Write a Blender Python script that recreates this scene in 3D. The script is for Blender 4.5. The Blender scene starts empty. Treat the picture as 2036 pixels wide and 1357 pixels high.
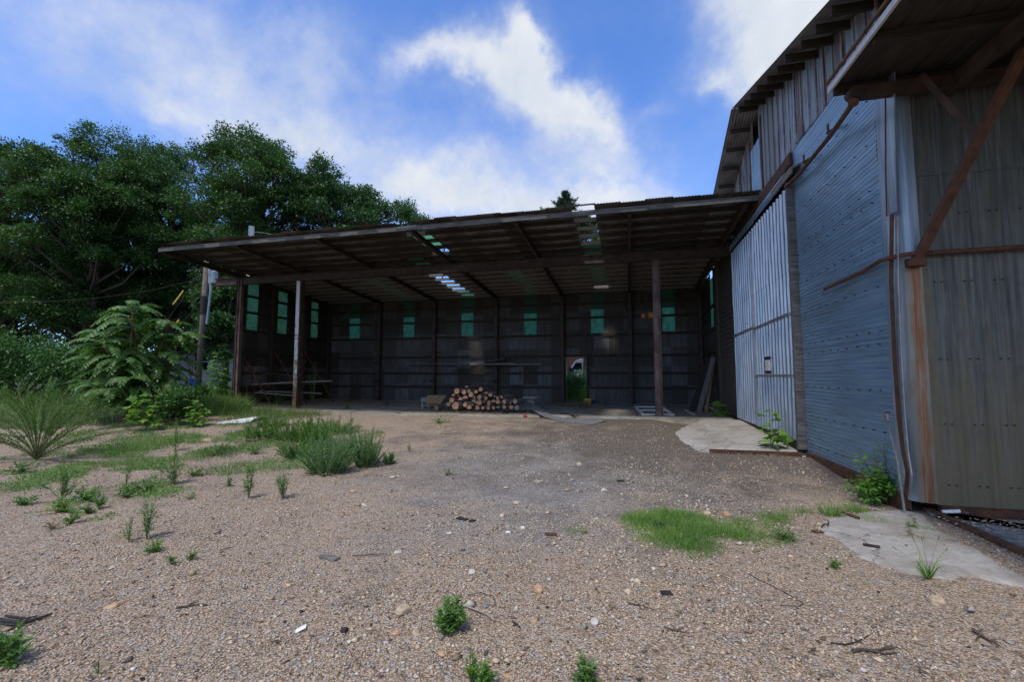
import bpy, math, random
import numpy as np
from mathutils import Vector, Matrix, noise as mnoise

# ------------------------------------------------------------------ camera, world, sun
scene = bpy.context.scene
COL = scene.collection
R = math.radians
FPX, CX, CY = 910.0, 1018.0, 678.5
PITCH, YAW, EYE = math.atan(69/910.0), R(14.26), 1.3
cam = bpy.data.cameras.new("camera")
cam.sensor_width = 36.0
cam.lens = 36.0*FPX/2036.0
cam.clip_start, cam.clip_end = 0.05, 3000
camo = bpy.data.objects.new("camera", cam)
COL.objects.link(camo)
camo.location = (0, 0, EYE)
camo.rotation_euler = (R(90)+PITCH, 0, YAW)
scene.camera = camo
scene.view_settings.view_transform = 'Standard'
scene.view_settings.look = 'None'
scene.view_settings.exposure = 0.0
scene.view_settings.gamma = 1.0
scene.cycles.max_bounces = 8
scene.cycles.transparent_max_bounces = 8
scene.cycles.use_denoising = True

SUN_EL, SUN_AZ = R(62), R(193)      # azimuth clockwise from +Y
sd = Vector((math.sin(SUN_AZ)*math.cos(SUN_EL), math.cos(SUN_AZ)*math.cos(SUN_EL), math.sin(SUN_EL)))
sl = bpy.data.lights.new("sun", 'SUN')
sl.energy, sl.angle, sl.color = 2.7, R(6), (1.0, 0.94, 0.85)
so = bpy.data.objects.new("sun", sl)
COL.objects.link(so)
so.rotation_euler = sd.to_track_quat('Z', 'Y').to_euler()


def ray(px, py):
    d = np.array([(px-CX)/FPX, 1.0, -(py-CY)/FPX])
    c, s = math.cos(PITCH), math.sin(PITCH)
    d = np.array([d[0], c*d[1]-s*d[2], s*d[1]+c*d[2]])
    c, s = math.cos(YAW), math.sin(YAW)
    return np.array([c*d[0]-s*d[1], s*d[0]+c*d[1], d[2]])


EO = np.array([0, 0, EYE])


def sstep(a, b, t):
    t = min(1.0, max(0.0, (t-a)/(b-a)))
    return t*t*(3-2*t)


def gz(x, y):
    """ground height: level at the slab, falling gently towards the yard"""
    z = -0.37*(1-sstep(7.0, 13.4, y)) - 0.02*sstep(13.0, 14.2, y)*(1-sstep(14.6, 15.4, y))
    if x < -8:
        z += 0.12*sstep(-8, -16, x)*sstep(4, 10, y)
    if 0.6 < x < 3.4 and 9.9 < y < 15:
        z -= 0.095*sstep(0.6, 1.5, x)*sstep(9.9, 10.1, y)
    n = mnoise.noise(Vector((x*0.5, y*0.5, 3.1)))*0.03+mnoise.noise(Vector((x*1.7, y*1.7, 8.1)))*0.012
    if y > 14.2:
        n = n*0.3-0.015
        if -15.8 < x < 3.3 and y < 21.9:
            n = -0.05
    return z+n


def GZ(px, py):
    """point of the ground seen at a photo pixel"""
    d = ray(px, py)
    z = -0.2
    for _ in range(12):
        t = (z-EYE)/d[2]
        p = EO+d*t
        z = 0.5*z+0.5*gz(p[0], p[1])
    return Vector((p[0], p[1], gz(p[0], p[1])))


def atz(px, py, z): d = ray(px, py); return Vector(EO+d*((z-EYE)/d[2]))
def atx(px, py, x): d = ray(px, py); return Vector(EO+d*(x/d[0]))
def aty(px, py, y): d = ray(px, py); return Vector(EO+d*(y/d[1]))
def atd(px, py, dep): return Vector(EO+ray(px, py)*dep)
def mpp(p): return (p-Vector((0, 0, EYE))).length/FPX   # metres per photo pixel


# world: Nishita sky with clouds laid out by direction
W = bpy.data.worlds.new("World")
scene.world = W
W.use_nodes = True
nt = W.node_tree
nt.nodes.clear()


def nd(tree, t, **kw):
    n = tree.nodes.new(t)
    for k, v in kw.items():
        setattr(n, k, v)
    return n


def mth(tree, op, a, b=None, c=None, clamp=False):
    n = tree.nodes.new('ShaderNodeMath')
    n.operation = op
    n.use_clamp = clamp
    for i, v in enumerate((a, b, c)):
        if v is None:
            continue
        if isinstance(v, (int, float)):
            n.inputs[i].default_value = v
        else:
            tree.links.new(v, n.inputs[i])
    return n.outputs[0]


def build_world():
    L = nt.links
    tc = nd(nt, 'ShaderNodeTexCoord')
    gen = tc.outputs['Generated']
    sky = nd(nt, 'ShaderNodeTexSky', sky_type='NISHITA')
    sky.sun_disc = False
    sky.sun_elevation, sky.sun_rotation = SUN_EL, SUN_AZ
    sky.air_density, sky.dust_density, sky.ozone_density = 1.0, 0.6, 2.0
    # warp
    nz = nd(nt, 'ShaderNodeTexNoise')
    nz.inputs['Scale'].default_value = 5.0
    nz.inputs['Detail'].default_value = 6
    nz.inputs['Roughness'].default_value = 0.62
    L.new(gen, nz.inputs['Vector'])
    sub = nd(nt, 'ShaderNodeVectorMath', operation='SUBTRACT')
    L.new(nz.outputs['Color'], sub.inputs[0])
    sub.inputs[1].default_value = (0.5, 0.5, 0.5)
    sc = nd(nt, 'ShaderNodeVectorMath', operation='SCALE')
    L.new(sub.outputs[0], sc.inputs[0])
    sc.inputs['Scale'].default_value = 0.19
    ad = nd(nt, 'ShaderNodeVectorMath', operation='ADD')
    L.new(gen, ad.inputs[0])
    L.new(sc.outputs[0], ad.inputs[1])
    wv = ad.outputs[0]

    def dot(v, c):
        n = nd(nt, 'ShaderNodeVectorMath', operation='DOT_PRODUCT')
        L.new(v, n.inputs[0])
        n.inputs[1].default_value = tuple(c)
        return n.outputs['Value']

    def blob(px, py, rx, ry, rot, w):
        c = Vector(ray(px, py)).normalized()
        u = (Vector(ray(px+10, py))-Vector(ray(px-10, py)))
        u = (u-c*u.dot(c)).normalized()
        v = c.cross(u)                                # roughly up or down
        if v.z < 0:
            v = -v
        a = R(rot)
        u2, v2 = u*math.cos(a)+v*math.sin(a), -u*math.sin(a)+v*math.cos(a)
        s = FPX*math.sqrt(1+((px-CX)/FPX)**2+((py-CY)/FPX)**2)
        k1 = mth(nt, 'MULTIPLY', dot(wv, u2), s/rx)
        k2 = mth(nt, 'MULTIPLY', dot(wv, v2), s/ry)
        q = mth(nt, 'ADD', mth(nt, 'MULTIPLY', k1, k1), mth(nt, 'MULTIPLY', k2, k2))
        g = mth(nt, 'EXPONENT', mth(nt, 'MULTIPLY', q, -1.0))
        f = mth(nt, 'GREATER_THAN', dot(gen, c), 0.0)
        return mth(nt, 'MULTIPLY', mth(nt, 'MULTIPLY', g, f), w)

    tot = None
    # px, py, rx, ry, rotation (counter-clockwise as seen), weight
    for b in [(1000, 405, 300, 54, -3, .95), (850, 400, 140, 55, 10, .4), (1240, 385, 110, 36, -12, .5), (960, 330, 130, 30, 10, .22),
              (930, 110, 80, 40, -20, .8), (1055, 165, 105, 62, -42, 1.0), (1165, 235, 125, 46, -28, 1.0), (1040, 80, 24, 56, 28, .75), (1000, 200, 90, 40, -40, .25), (1120, 310, 130, 36, -20, .22),
              (830, 95, 60, 28, 20, .45), (1540, 60, 150, 105, -35, 1.45), (1600, 160, 60, 90, 0, 1.0), (1455, 185, 32, 18, -30, .38),
              (345, 245, 75, 40, -15, .5), (590, 255, 110, 36, -12, .42), (1320, 215, 45, 28, 0, .22),
              (620, 170, 340, 170, -20, .38), (300, 100, 360, 150, -28, .36), (1180, 340, 220, 50, 0, .12), (720, 310, 160, 40, 10, .16), (120, 200, 200, 100, 20, .16), (1130, 40, 200, 30, 0, .08), (1350, 310, 150, 60, 0, .2)]:
        v = blob(*b)
        tot = v if tot is None else mth(nt, 'ADD', tot, v)
    # streaky fine structure
    mp = nd(nt, 'ShaderNodeMapping')
    mp.inputs['Rotation'].default_value = (0.3, 0.5, 0.4)
    mp.inputs['Scale'].default_value = (3.0, 9.0, 9.0)
    L.new(wv, mp.inputs['Vector'])
    n2 = nd(nt, 'ShaderNodeTexNoise')
    n2.inputs['Scale'].default_value = 1.3
    n2.inputs['Detail'].default_value = 8
    n2.inputs['Roughness'].default_value = 0.6
    L.new(mp.outputs[0], n2.inputs['Vector'])
    n3 = nd(nt, 'ShaderNodeTexNoise')
    n3.inputs['Scale'].default_value = 12
    n3.inputs['Detail'].default_value = 9
    n3.inputs['Roughness'].default_value = 0.64
    L.new(gen, n3.inputs['Vector'])
    fine = mth(nt, 'ADD', mth(nt, 'MULTIPLY', n2.outputs['Fac'], 0.55), mth(nt, 'MULTIPLY', n3.outputs['Fac'], 0.75))
    fine = mth(nt, 'SUBTRACT', fine, 0.65)
    den = mth(nt, 'ADD', tot, mth(nt, 'MULTIPLY', fine, mth(nt, 'ADD', mth(nt, 'MULTIPLY', tot, 1.45), 0.14)))
    # broken cloud over the rest of the sky (behind and above the viewer)
    n4 = nd(nt, 'ShaderNodeTexNoise')
    n4.inputs['Scale'].default_value = 2.3
    n4.inputs['Detail'].default_value = 6
    L.new(wv, n4.inputs['Vector'])
    fwd = Vector((-math.sin(YAW), math.cos(YAW), 0.30)).normalized()
    back = nd(nt, 'ShaderNodeMapRange')
    back.interpolation_type = 'SMOOTHSTEP'
    L.new(dot(gen, fwd), back.inputs['Value'])
    for k, v in (('From Min', 0.62), ('From Max', 0.30), ('To Min', 0.0), ('To Max', 1.0)):
        back.inputs[k].default_value = v
    bc = nd(nt, 'ShaderNodeMapRange')
    bc.interpolation_type = 'SMOOTHSTEP'
    L.new(n4.outputs['Fac'], bc.inputs['Value'])
    for k, v in (('From Min', 0.40), ('From Max', 0.58)):
        bc.inputs[k].default_value = v
    den = mth(nt, 'ADD', den, mth(nt, 'MULTIPLY', back.outputs[0], bc.outputs[0]))
    mr = nd(nt, 'ShaderNodeMapRange')
    mr.interpolation_type = 'SMOOTHSTEP'
    L.new(den, mr.inputs['Value'])
    for k, v in (('From Min', -0.06), ('From Max', 1.2)):
        mr.inputs[k].default_value = v
    # cloud colour: white with soft grey undersides
    n5 = nd(nt, 'ShaderNodeTexNoise')
    n5.inputs['Scale'].default_value = 7
    n5.inputs['Detail'].default_value = 5
    L.new(wv, n5.inputs['Vector'])
    cr = nd(nt, 'ShaderNodeValToRGB')
    cr.color_ramp.elements[0].position, cr.color_ramp.elements[0].color = 0.25, (6.1, 6.9, 8.2, 1)
    cr.color_ramp.elements[1].position, cr.color_ramp.elements[1].color = 0.62, (8.3, 8.6, 9.1, 1)
    L.new(n5.outputs['Fac'], cr.inputs['Fac'])
    # deepen the clear blue
    hs = nd(nt, 'ShaderNodeMix', data_type='RGBA', blend_type='MULTIPLY')
    hs.inputs[0].default_value = 1.0
    L.new(sky.outputs[0], hs.inputs[6])
    hs.inputs[7].default_value = SKYTINT
    mx = nd(nt, 'ShaderNodeMix', data_type='RGBA')
    L.new(mr.outputs[0], mx.inputs[0])
    L.new(hs.outputs[2], mx.inputs[6])
    L.new(cr.outputs[0], mx.inputs[7])
    bg = nd(nt, 'ShaderNodeBackground')
    bg.inputs['Strength'].default_value = 0.10
    L.new(mx.outputs[2], bg.inputs['Color'])
    out = nd(nt, 'ShaderNodeOutputWorld')
    L.new(bg.outputs[0], out.inputs['Surface'])


SKYTINT = (1.18, 1.72, 2.62, 1)
build_world()

# ------------------------------------------------------------------ helpers
ORG = {}


def link(o, parent=None, loc=(0, 0, 0)):
    COL.objects.link(o)
    if parent is not None:
        o.parent = parent
        ORG[o.name] = ORG[parent.name]
    else:
        o.location = loc
        ORG[o.name] = Vector(loc)
    return o


def tag(o, label, cat, group=None, kind=None):
    if label:
        o['label'] = label
    if cat:
        o['category'] = cat
    if group:
        o['group'] = group
    if kind:
        o['kind'] = kind
    return o


def thing(name, label, cat, loc, group=None):
    o = bpy.data.objects.new(name, None)
    o.empty_display_size = 0.2
    link(o, None, loc)
    return tag(o, label, cat, group)


def finish(name, me, mat, parent, loc, smooth):
    for m in (mat if isinstance(mat, (list, tuple)) else [mat]):
        me.materials.append(m)
    o = bpy.data.objects.new(name, me)
    link(o, parent, loc)
    if smooth:
        me.polygons.foreach_set('use_smooth', [True]*len(me.polygons))
    return o


class MB:
    def __init__(s):
        s.v, s.f, s.m = [], [], []

    def add(s, vs, fs, m=0):
        b = len(s.v)
        s.v += [tuple(v) for v in vs]
        s.f += [tuple(i+b for i in f) for f in fs]
        s.m += [m]*len(fs)
        return s

    def box(s, lo, hi, m=0):
        (a, b, c), (d, e, f) = lo, hi
        vs = [(a, b, c), (d, b, c), (d, e, c), (a, e, c), (a, b, f), (d, b, f), (d, e, f), (a, e, f)]
        return s.add(vs, [(0, 3, 2, 1), (4, 5, 6, 7), (0, 1, 5, 4), (1, 2, 6, 5), (2, 3, 7, 6), (3, 0, 4, 7)], m)

    def bar(s, p, q, w, h, up=(0, 0, 1), m=0, twist=0):
        p, q = Vector(p), Vector(q)
        d = (q-p).normalized()
        side = d.cross(Vector(up))
        if side.length < 1e-4:
            side = d.cross(Vector((1, 0, 0)))
        side.normalize()
        u = side.cross(d)
        if twist:
            mt = Matrix.Rotation(twist, 3, d)
            side, u = mt @ side, mt @ u
        vs = []
        for c in (p, q):
            for a, b in ((-1, -1), (1, -1), (1, 1), (-1, 1)):
                vs.append(c+side*(a*w/2)+u*(b*h/2))
        return s.add(vs, [(3, 2, 1, 0), (4, 5, 6, 7), (0, 1, 5, 4), (1, 2, 6, 5), (2, 3, 7, 6), (3, 0, 4, 7)], m)

    def tube(s, pts, r, n=8, cap=True, m=0):
        pts = [Vector(p) for p in pts]
        rs = r if isinstance(r, (list, tuple)) else [r]*len(pts)
        b = len(s.v)
        prev = None
        for i, p in enumerate(pts):
            d = (pts[min(i+1, len(pts)-1)]-pts[max(i-1, 0)]).normalized()
            if prev is None:
                a = d.cross(Vector((0, 0, 1)))
                if a.length < 1e-3:
                    a = d.cross(Vector((1, 0, 0)))
            else:
                a = prev-d*prev.dot(d)
            a.normalize()
            prev = a
            c = d.cross(a)
            for k in range(n):
                t = 2*math.pi*k/n
                s.v.append(tuple(p+(a*math.cos(t)+c*math.sin(t))*rs[i]))
        for i in range(len(pts)-1):
            for k in range(n):
                k2 = (k+1) % n
                s.f.append((b+i*n+k, b+i*n+k2, b+(i+1)*n+k2, b+(i+1)*n+k))
                s.m.append(m)
        if cap:
            s.f.append(tuple(b+k for k in reversed(range(n))))
            s.f.append(tuple(b+(len(pts)-1)*n+k for k in range(n)))
            s.m += [m, m]
        return s

    def prism(s, poly, z0, z1, m=0):
        n = len(poly)
        zf = z1 if callable(z1) else (lambda x, y: z1)
        vs = [(x, y, z0) for x, y in poly]+[(x, y, zf(x, y)) for x, y in poly]
        fs = [tuple(reversed(range(n))), tuple(range(n, 2*n))]+[(i, (i+1) % n, n+(i+1) % n, n+i) for i in range(n)]
        return s.add(vs, fs, m)

    def corr(s, o, u, v, nrm, U, V, pitch, amp, prof='sine', nv=1, m=0, jit=0.0, dent=0.0):
        """sheet metal: o + a*u + b*v, waves along u"""
        o, u, v, nrm = Vector(o), Vector(u), Vector(v), Vector(nrm)
        nw = max(1, int(round(U/pitch)))
        prof_pts = {'sine': [(0, 0), (.25, .7), (.5, 1), (.75, .7)], 'rib': [(0, 0), (.80, 0), (.85, 1), (.95, 1)],
                    'flute': [(0, 0), (.6, .0), (.7, 1), (.9, 1)]}[prof]
        xs = [((k+t)/nw*U, a*amp) for k in range(nw) for t, a in prof_pts]+[(U, 0)]
        vs, fs = [], []
        rj = random.Random(int(U*100)+int(V*37))
        for j in range(nv+1):
            for x, a in xs:
                q = o+u*x+v*(V*j/nv)
                dd_ = dent*mnoise.noise(q*1.9)+dent*.6*mnoise.noise(q*5.1) if dent else 0
                vs.append(q+nrm*(a+rj.uniform(-jit, jit)+dd_))
        n = len(xs)
        for j in range(nv):
            for i in range(n-1):
                fs.append((j*n+i, j*n+i+1, (j+1)*n+i+1, (j+1)*n+i))
        return s.add(vs, fs, m)

    def build(s, name, mat, parent=None, loc=(0, 0, 0), smooth=False):
        me = bpy.data.meshes.new(name)
        o = ORG[parent.name] if parent is not None else Vector(loc)
        me.from_pydata([(a-o.x, b-o.y, c-o.z) for a, b, c in s.v], [], s.f)
        if any(s.m):
            me.polygons.foreach_set('material_index', s.m)
        me.update()
        return finish(name, me, mat, parent, loc, smooth)


def np_mesh(name, verts, faces, mat, parent=None, loc=(0, 0, 0), smooth=False, mi=None):
    """fast mesh from arrays; faces (M,K)"""
    o = ORG[parent.name] if parent is not None else Vector(loc)
    verts = np.asarray(verts, np.float32)-np.array(o, np.float32)
    faces = np.asarray(faces, np.int32)
    M, K = faces.shape
    me = bpy.data.meshes.new(name)
    me.vertices.add(len(verts))
    me.vertices.foreach_set('co', verts.ravel())
    me.loops.add(M*K)
    me.loops.foreach_set('vertex_index', faces.ravel())
    me.polygons.add(M)
    me.polygons.foreach_set('loop_start', np.arange(M, dtype=np.int32)*K)
    if mi is not None:
        me.polygons.foreach_set('material_index', np.asarray(mi, np.int32))
    me.update(calc_edges=True)
    return finish(name, me, mat, parent, loc, smooth)


def nrmz(a):
    return a/np.maximum(np.linalg.norm(a, axis=-1, keepdims=True), 1e-9)


KITE = (np.array([(0, 0, 0), (.45, .5, -.12), (1, 0, 0), (.45, -.5, -.12)]), np.array([(0, 2, 1), (0, 3, 2)]))
OVAL = (np.array([(0, 0, 0), (.25, .42, -.1), (.6, .45, -.12), (1, 0, -.08), (.6, -.45, -.12), (.25, -.42, -.1), (.5, 0, .02)]),
        np.array([(6, 1, 0), (6, 2, 1), (6, 3, 2), (6, 4, 3), (6, 5, 4), (6, 0, 5)]))
LOBE = (np.array([(0, 0, 0), (.02, .4, -.1), (.3, .33, -.05), (.45, .62, -.18), (.62, .25, -.04), (1, 0, -.12), (.62, -.25, -.04), (.45, -.62, -.18), (.3, -.33, -.05), (.02, -.4, -.1), (.4, 0, .03)]),
        np.array([(10, (i+1) % 10, i) for i in range(10)]))


def leaves(tpl, P, D, N, L, Wd):
    """many leaves from a template: base P, direction D, normal N, length L, width Wd -> verts, faces"""
    T, F = tpl
    P, D = np.asarray(P, float), nrmz(np.asarray(D, float))
    N = np.asarray(N, float)
    N = nrmz(N-D*(N*D).sum(1, keepdims=True))
    S = np.cross(D, N)
    L = np.broadcast_to(np.asarray(L, float), (len(P),))[:, None, None]
    Wd = np.broadcast_to(np.asarray(Wd, float), (len(P),))[:, None, None]
    V = P[:, None]+D[:, None]*T[None, :, :1]*L+S[:, None]*T[None, :, 1:2]*Wd+N[:, None]*T[None, :, 2:3]*Wd
    Fs = F[None]+(np.arange(len(P))*len(T))[:, None, None]
    return V.reshape(-1, 3), Fs.reshape(-1, 3)


def blades(P, D, L, Wd, bend, rng):
    """tapering curved grass blades -> verts, tri faces"""
    n = len(P)
    P, D = np.asarray(P, float), nrmz(np.asarray(D, float))
    hd = rng.normal(size=(n, 3))
    hd[:, 2] = 0
    hd = nrmz(hd)
    side = nrmz(np.cross(D, hd))
    L, Wd, bend = [np.broadcast_to(np.asarray(q, float), (n,))[:, None] for q in (L, Wd, bend)]
    V = np.zeros((n, 5, 3))
    V[:, 0], V[:, 1] = P-side*Wd/2, P+side*Wd/2
    mid = P+D*L*.55+hd*bend*L*.22
    V[:, 2], V[:, 3] = mid-side*Wd*.36, mid+side*Wd*.36
    V[:, 4] = P+D*L*(1-.25*bend)+hd*bend*L*.75
    F = np.array([(0, 1, 3), (0, 3, 2), (2, 3, 4)])[None]+(np.arange(n)*5)[:, None, None]
    return V.reshape(-1, 3), F.reshape(-1, 3)


def cat(parts):
    vs, fs, b = [], [], 0
    for v, f in parts:
        vs.append(v)
        fs.append(f+b)
        b += len(v)
    return np.concatenate(vs), np.concatenate(fs)


# ------------------------------------------------------------------ materials
class NT:
    def __init__(s, name, rough=0.8, metal=0.0, spec=0.4):
        s.m = bpy.data.materials.new(name)
        s.m.use_nodes = True
        s.t = s.m.node_tree
        s.b = s.t.nodes['Principled BSDF']
        s.out = s.t.nodes['Material Output']
        s.b.inputs['Roughness'].default_value = rough
        s.b.inputs['Metallic'].default_value = metal
        s.b.inputs['Specular IOR Level'].default_value = spec
        s.co = nd(s.t, 'ShaderNodeTexCoord').outputs['Object']

    def mapping(s, sc=(1, 1, 1), src=None):
        n = nd(s.t, 'ShaderNodeMapping')
        n.inputs['Scale'].default_value = sc
        s.t.links.new(src or s.co, n.inputs['Vector'])
        return n.outputs[0]

    def noise(s, scale, detail=4, rough=.55, sc=None, dist=0.0, color=False):
        n = nd(s.t, 'ShaderNodeTexNoise')
        n.inputs['Scale'].default_value = scale
        n.inputs['Detail'].default_value = detail
        n.inputs['Roughness'].default_value = rough
        n.inputs['Distortion'].default_value = dist
        s.t.links.new(s.mapping(sc) if sc else s.co, n.inputs['Vector'])
        return n.outputs['Color' if color else 'Fac']

    def voro(s, scale, feat='F1', out='Color', sc=None, rnd=1.0):
        n = nd(s.t, 'ShaderNodeTexVoronoi', feature=feat)
        n.inputs['Scale'].default_value = scale
        n.inputs['Randomness'].default_value = rnd
        s.t.links.new(s.mapping(sc) if sc else s.co, n.inputs['Vector'])
        return n.outputs[out]

    def cellrand(s, step, axis=0, off=0.0, step2=None, axis2=2):
        """a random value per sheet of a given width along an axis"""
        sp = nd(s.t, 'ShaderNodeSeparateXYZ')
        s.t.links.new(s.co, sp.inputs[0])
        a = mth(s.t, 'FLOOR', mth(s.t, 'DIVIDE', mth(s.t, 'ADD', sp.outputs[axis], off), step))
        if step2:
            b = mth(s.t, 'FLOOR', mth(s.t, 'DIVIDE', sp.outputs[axis2], step2))
            a = mth(s.t, 'ADD', a, mth(s.t, 'MULTIPLY', b, 17.3))
        w = nd(s.t, 'ShaderNodeTexWhiteNoise', noise_dimensions='1D')
        s.t.links.new(a, w.inputs['W'])
        return w.outputs['Value']

    def sep(s, axis):
        sp = nd(s.t, 'ShaderNodeSeparateXYZ')
        s.t.links.new(s.co, sp.inputs[0])
        return sp.outputs[axis]

    def island(s):
        return nd(s.t, 'ShaderNodeNewGeometry').outputs['Random Per Island']

    def ramp(s, fac, stops, mode='LINEAR'):
        n = nd(s.t, 'ShaderNodeValToRGB')
        cr = n.color_ramp
        cr.interpolation = mode
        while len(cr.elements) < len(stops):
            cr.elements.new(0.5)
        for e, (p, c) in zip(cr.elements, stops):
            e.position = p
            e.color = (c, c, c, 1) if isinstance(c, (int, float)) else (*c, 1)
        s.t.links.new(fac, n.inputs['Fac'])
        return n.outputs['Color']

    def mix(s, fac, a, b, mode='MIX'):
        n = nd(s.t, 'ShaderNodeMix', data_type='RGBA', blend_type=mode)
        for sock, v in ((n.inputs[0], fac), (n.inputs[6], a), (n.inputs[7], b)):
            if isinstance(v, (int, float)):
                sock.default_value = v
            elif isinstance(v, tuple):
                sock.default_value = (*v, 1)
            else:
                s.t.links.new(v, sock)
        return n.outputs[2]

    def mul(s, a, b): return mth(s.t, 'MULTIPLY', a, b)
    def plus(s, a, b): return mth(s.t, 'ADD', a, b)

    def color(s, c):
        if isinstance(c, tuple):
            s.b.inputs['Base Color'].default_value = (*c, 1)
        else:
            s.t.links.new(c, s.b.inputs['Base Color'])
        return s

    def rough(s, c): s.t.links.new(c, s.b.inputs['Roughness']); return s

    def bump(s, h, strength=.4, dist=.01):
        n = nd(s.t, 'ShaderNodeBump')
        n.inputs['Strength'].default_value = strength
        n.inputs['Distance'].default_value = dist
        s.t.links.new(h, n.inputs['Height'])
        s.t.links.new(n.outputs[0], s.b.inputs['Normal'])
        return s

    def trans(s, col, fac):
        """add translucency"""
        tr = nd(s.t, 'ShaderNodeBsdfTranslucent')
        if isinstance(col, tuple):
            tr.inputs['Color'].default_value = (*col, 1)
        else:
            s.t.links.new(col, tr.inputs['Color'])
        mx = nd(s.t, 'ShaderNodeMixShader')
        mx.inputs[0].default_value = fac
        s.t.links.new(s.b.outputs[0], mx.inputs[1])
        s.t.links.new(tr.outputs[0], mx.inputs[2])
        s.t.links.new(mx.outputs[0], s.out.inputs['Surface'])
        return s


M = {}


def leafmat(name, c0, c1, c2=None, tr=.3, rough=.5):
    n = NT(name, rough, 0, .35)
    i = n.island()
    stops = [(0.0, c0), (0.75, c1), (1.0, c2 or c1)]
    c = n.ramp(i, stops)
    c = n.mix(n.ramp(n.noise(.55, 3), [(.38, 0.0), (.62, 1.0)]), c, n.mix(1.0, c, (.62, .74, .70), 'MULTIPLY'))
    c = n.mix(n.ramp(n.noise(1.3, 3), [(.55, 0.0), (.7, .6)]), c, n.mix(1.0, c, (1.5, 1.3, 1.0), 'MULTIPLY'))
    n.color(c)
    n.trans(n.mix(1.0, c, (1.3, 1.5, .6), 'MULTIPLY'), tr)
    M[name] = n.m


leafmat('oak_leaf', (.034, .082, .026), (.070, .148, .042), (.11, .18, .06), .28, .42)
leafmat('oak_leaf_b', (.040, .094, .038), (.072, .148, .058), (.11, .19, .08), .28, .42)
leafmat('conifer_leaf', (.022, .050, .025), (.045, .085, .04), None, .1)
leafmat('sumac_leaf', (.05, .135, .028), (.09, .215, .042), (.17, .245, .05), .32, .45)
leafmat('bush_leaf', (.032, .085, .022), (.07, .16, .036), (.10, .20, .05), .25)
leafmat('bright_leaf', (.12, .24, .03), (.19, .34, .045), (.24, .36, .06), .35)
leafmat('sap_leaf', (.08, .19, .03), (.13, .27, .04), (.17, .3, .05), .35)
leafmat('weed_leaf', (.10, .20, .05), (.17, .30, .08), (.24, .31, .12), .35)
leafmat('blue_weed', (.13, .235, .105), (.195, .315, .145), (.25, .34, .17), .35)
leafmat('grass_blade', (.12, .25, .045), (.20, .36, .07), (.28, .34, .12), .3)
leafmat('tall_grass', (.07, .14, .03), (.14, .235, .055), (.25, .25, .11), .3)
leafmat('plume_leaf', (.07, .145, .03), (.12, .22, .045), (.18, .24, .08), .3)
leafmat('litter', (.03, .024, .02), (.12, .085, .06), (.36, .33, .29), .0)
leafmat('dry_leaf', (.20, .12, .06), (.30, .22, .13), (.12, .09, .06), .1)


def simple(name, c0, c1, scale, rough=.8, metal=0., bump=.3, bd=.01, sc=None, detail=5, spec=.4, lo=.35, hi=.65):
    n = NT(name, rough, metal, spec)
    f = n.noise(scale, detail, .6, sc)
    n.color(n.ramp(f, [(lo, c0), (hi, c1)]))
    if bump:
        n.bump(f, bump, bd)
    M[name] = n.m
    return n


simple('bark', (.045, .036, .028), (.11, .09, .072), 9, .9, 0, .8, .03, (1, 1, .25))
simple('pale_wood', (.22, .20, .175), (.40, .37, .33), 6, .85, 0, .4, .006, (1, 1, 1))
simple('eave_wood', (.05, .046, .044), (.15, .145, .14), 4, .85, 0, .4, .006, (.7, 9, 9))
simple('grey_wood', (.10, .088, .076), (.24, .22, .195), 6, .85, 0, .4, .006, (1, 9, 9))
simple('dark_wood', (.018, .014, .011), (.052, .04, .03), 5, .85, 0, .4, .006, (1, 9, 9))
simple('tan_wood', (.16, .10, .05), (.30, .20, .11), 5, .8, 0, .3, .005, (3, 3, 1))
simple('dark_steel', (.035, .024, .020), (.085, .052, .04), 5, .7, .2, .25, .004)
simple('rust', (.055, .028, .018), (.135, .062, .032), 8, .85, .1, .4, .004)
simple('purple_rust', (.085, .05, .045), (.21, .14, .12), 5, .75, .1, .25, .004, (1, 1, .4))
simple('pipe_rust', (.075, .034, .022), (.14, .062, .036), 12, .75, .2, .3, .003)
simple('white_paint', (.62, .62, .60), (.78, .78, .76), 8, .6, 0, .1, .002)
simple('white_plastic', (.74, .76, .78), (.84, .86, .88), 6, .4, 0, 0)
simple('dirty_sheet', (.42, .43, .43), (.72, .73, .74), 5, .55, 0, .5, .02)
simple('yellow_plastic', (.50, .38, .03), (.66, .52, .05), 9, .5, 0, 0)
simple('blue_plastic', (.015, .06, .26), (.03, .10, .38), 9, .45, 0, 0)
simple('orange_paint', (.34, .11, .02), (.52, .20, .03), 9, .5, 0, 0)
simple('black_rubber', (.012, .012, .013), (.035, .034, .033), 20, .8, 0, .3, .004)
simple('dark_dirt', (.05, .04, .032), (.11, .085, .065), 10, .95, 0, .6, .02)
simple('galv_sheet', (.26, .27, .29), (.42, .43, .45), 6, .45, .6, .1, .003)
simple('roof_shingle', (.035, .03, .028), (.07, .06, .055), 12, .9, 0, .3, .01)
simple('red_paint', (.045, .011, .009), (.075, .016, .013), 5, .7, 0, .1, .003)
simple('dark_glass', (.012, .014, .016), (.02, .022, .025), 3, .1, 0, 0)
simple('vehicle_white', (.66, .68, .7), (.76, .78, .8), 3, .3, 0, 0, spec=.6)
simple('stem_green', (.09, .12, .05), (.16, .17, .07), 10, .8, 0, 0)
simple('stem_brown', (.10, .065, .04), (.17, .12, .07), 10, .85, 0, 0)
simple('ink', (.008, .008, .01), (.015, .015, .018), 10, .7, 0, 0)
simple('paper', (.70, .72, .74), (.76, .78, .8), 10, .8, 0, 0)
simple('orange_stone', (.34, .20, .11), (.50, .33, .20), 14, .9, 0, .4, .006)
simple('tan_stone', (.36, .27, .19), (.52, .41, .30), 14, .9, 0, .5, .006)
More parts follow.
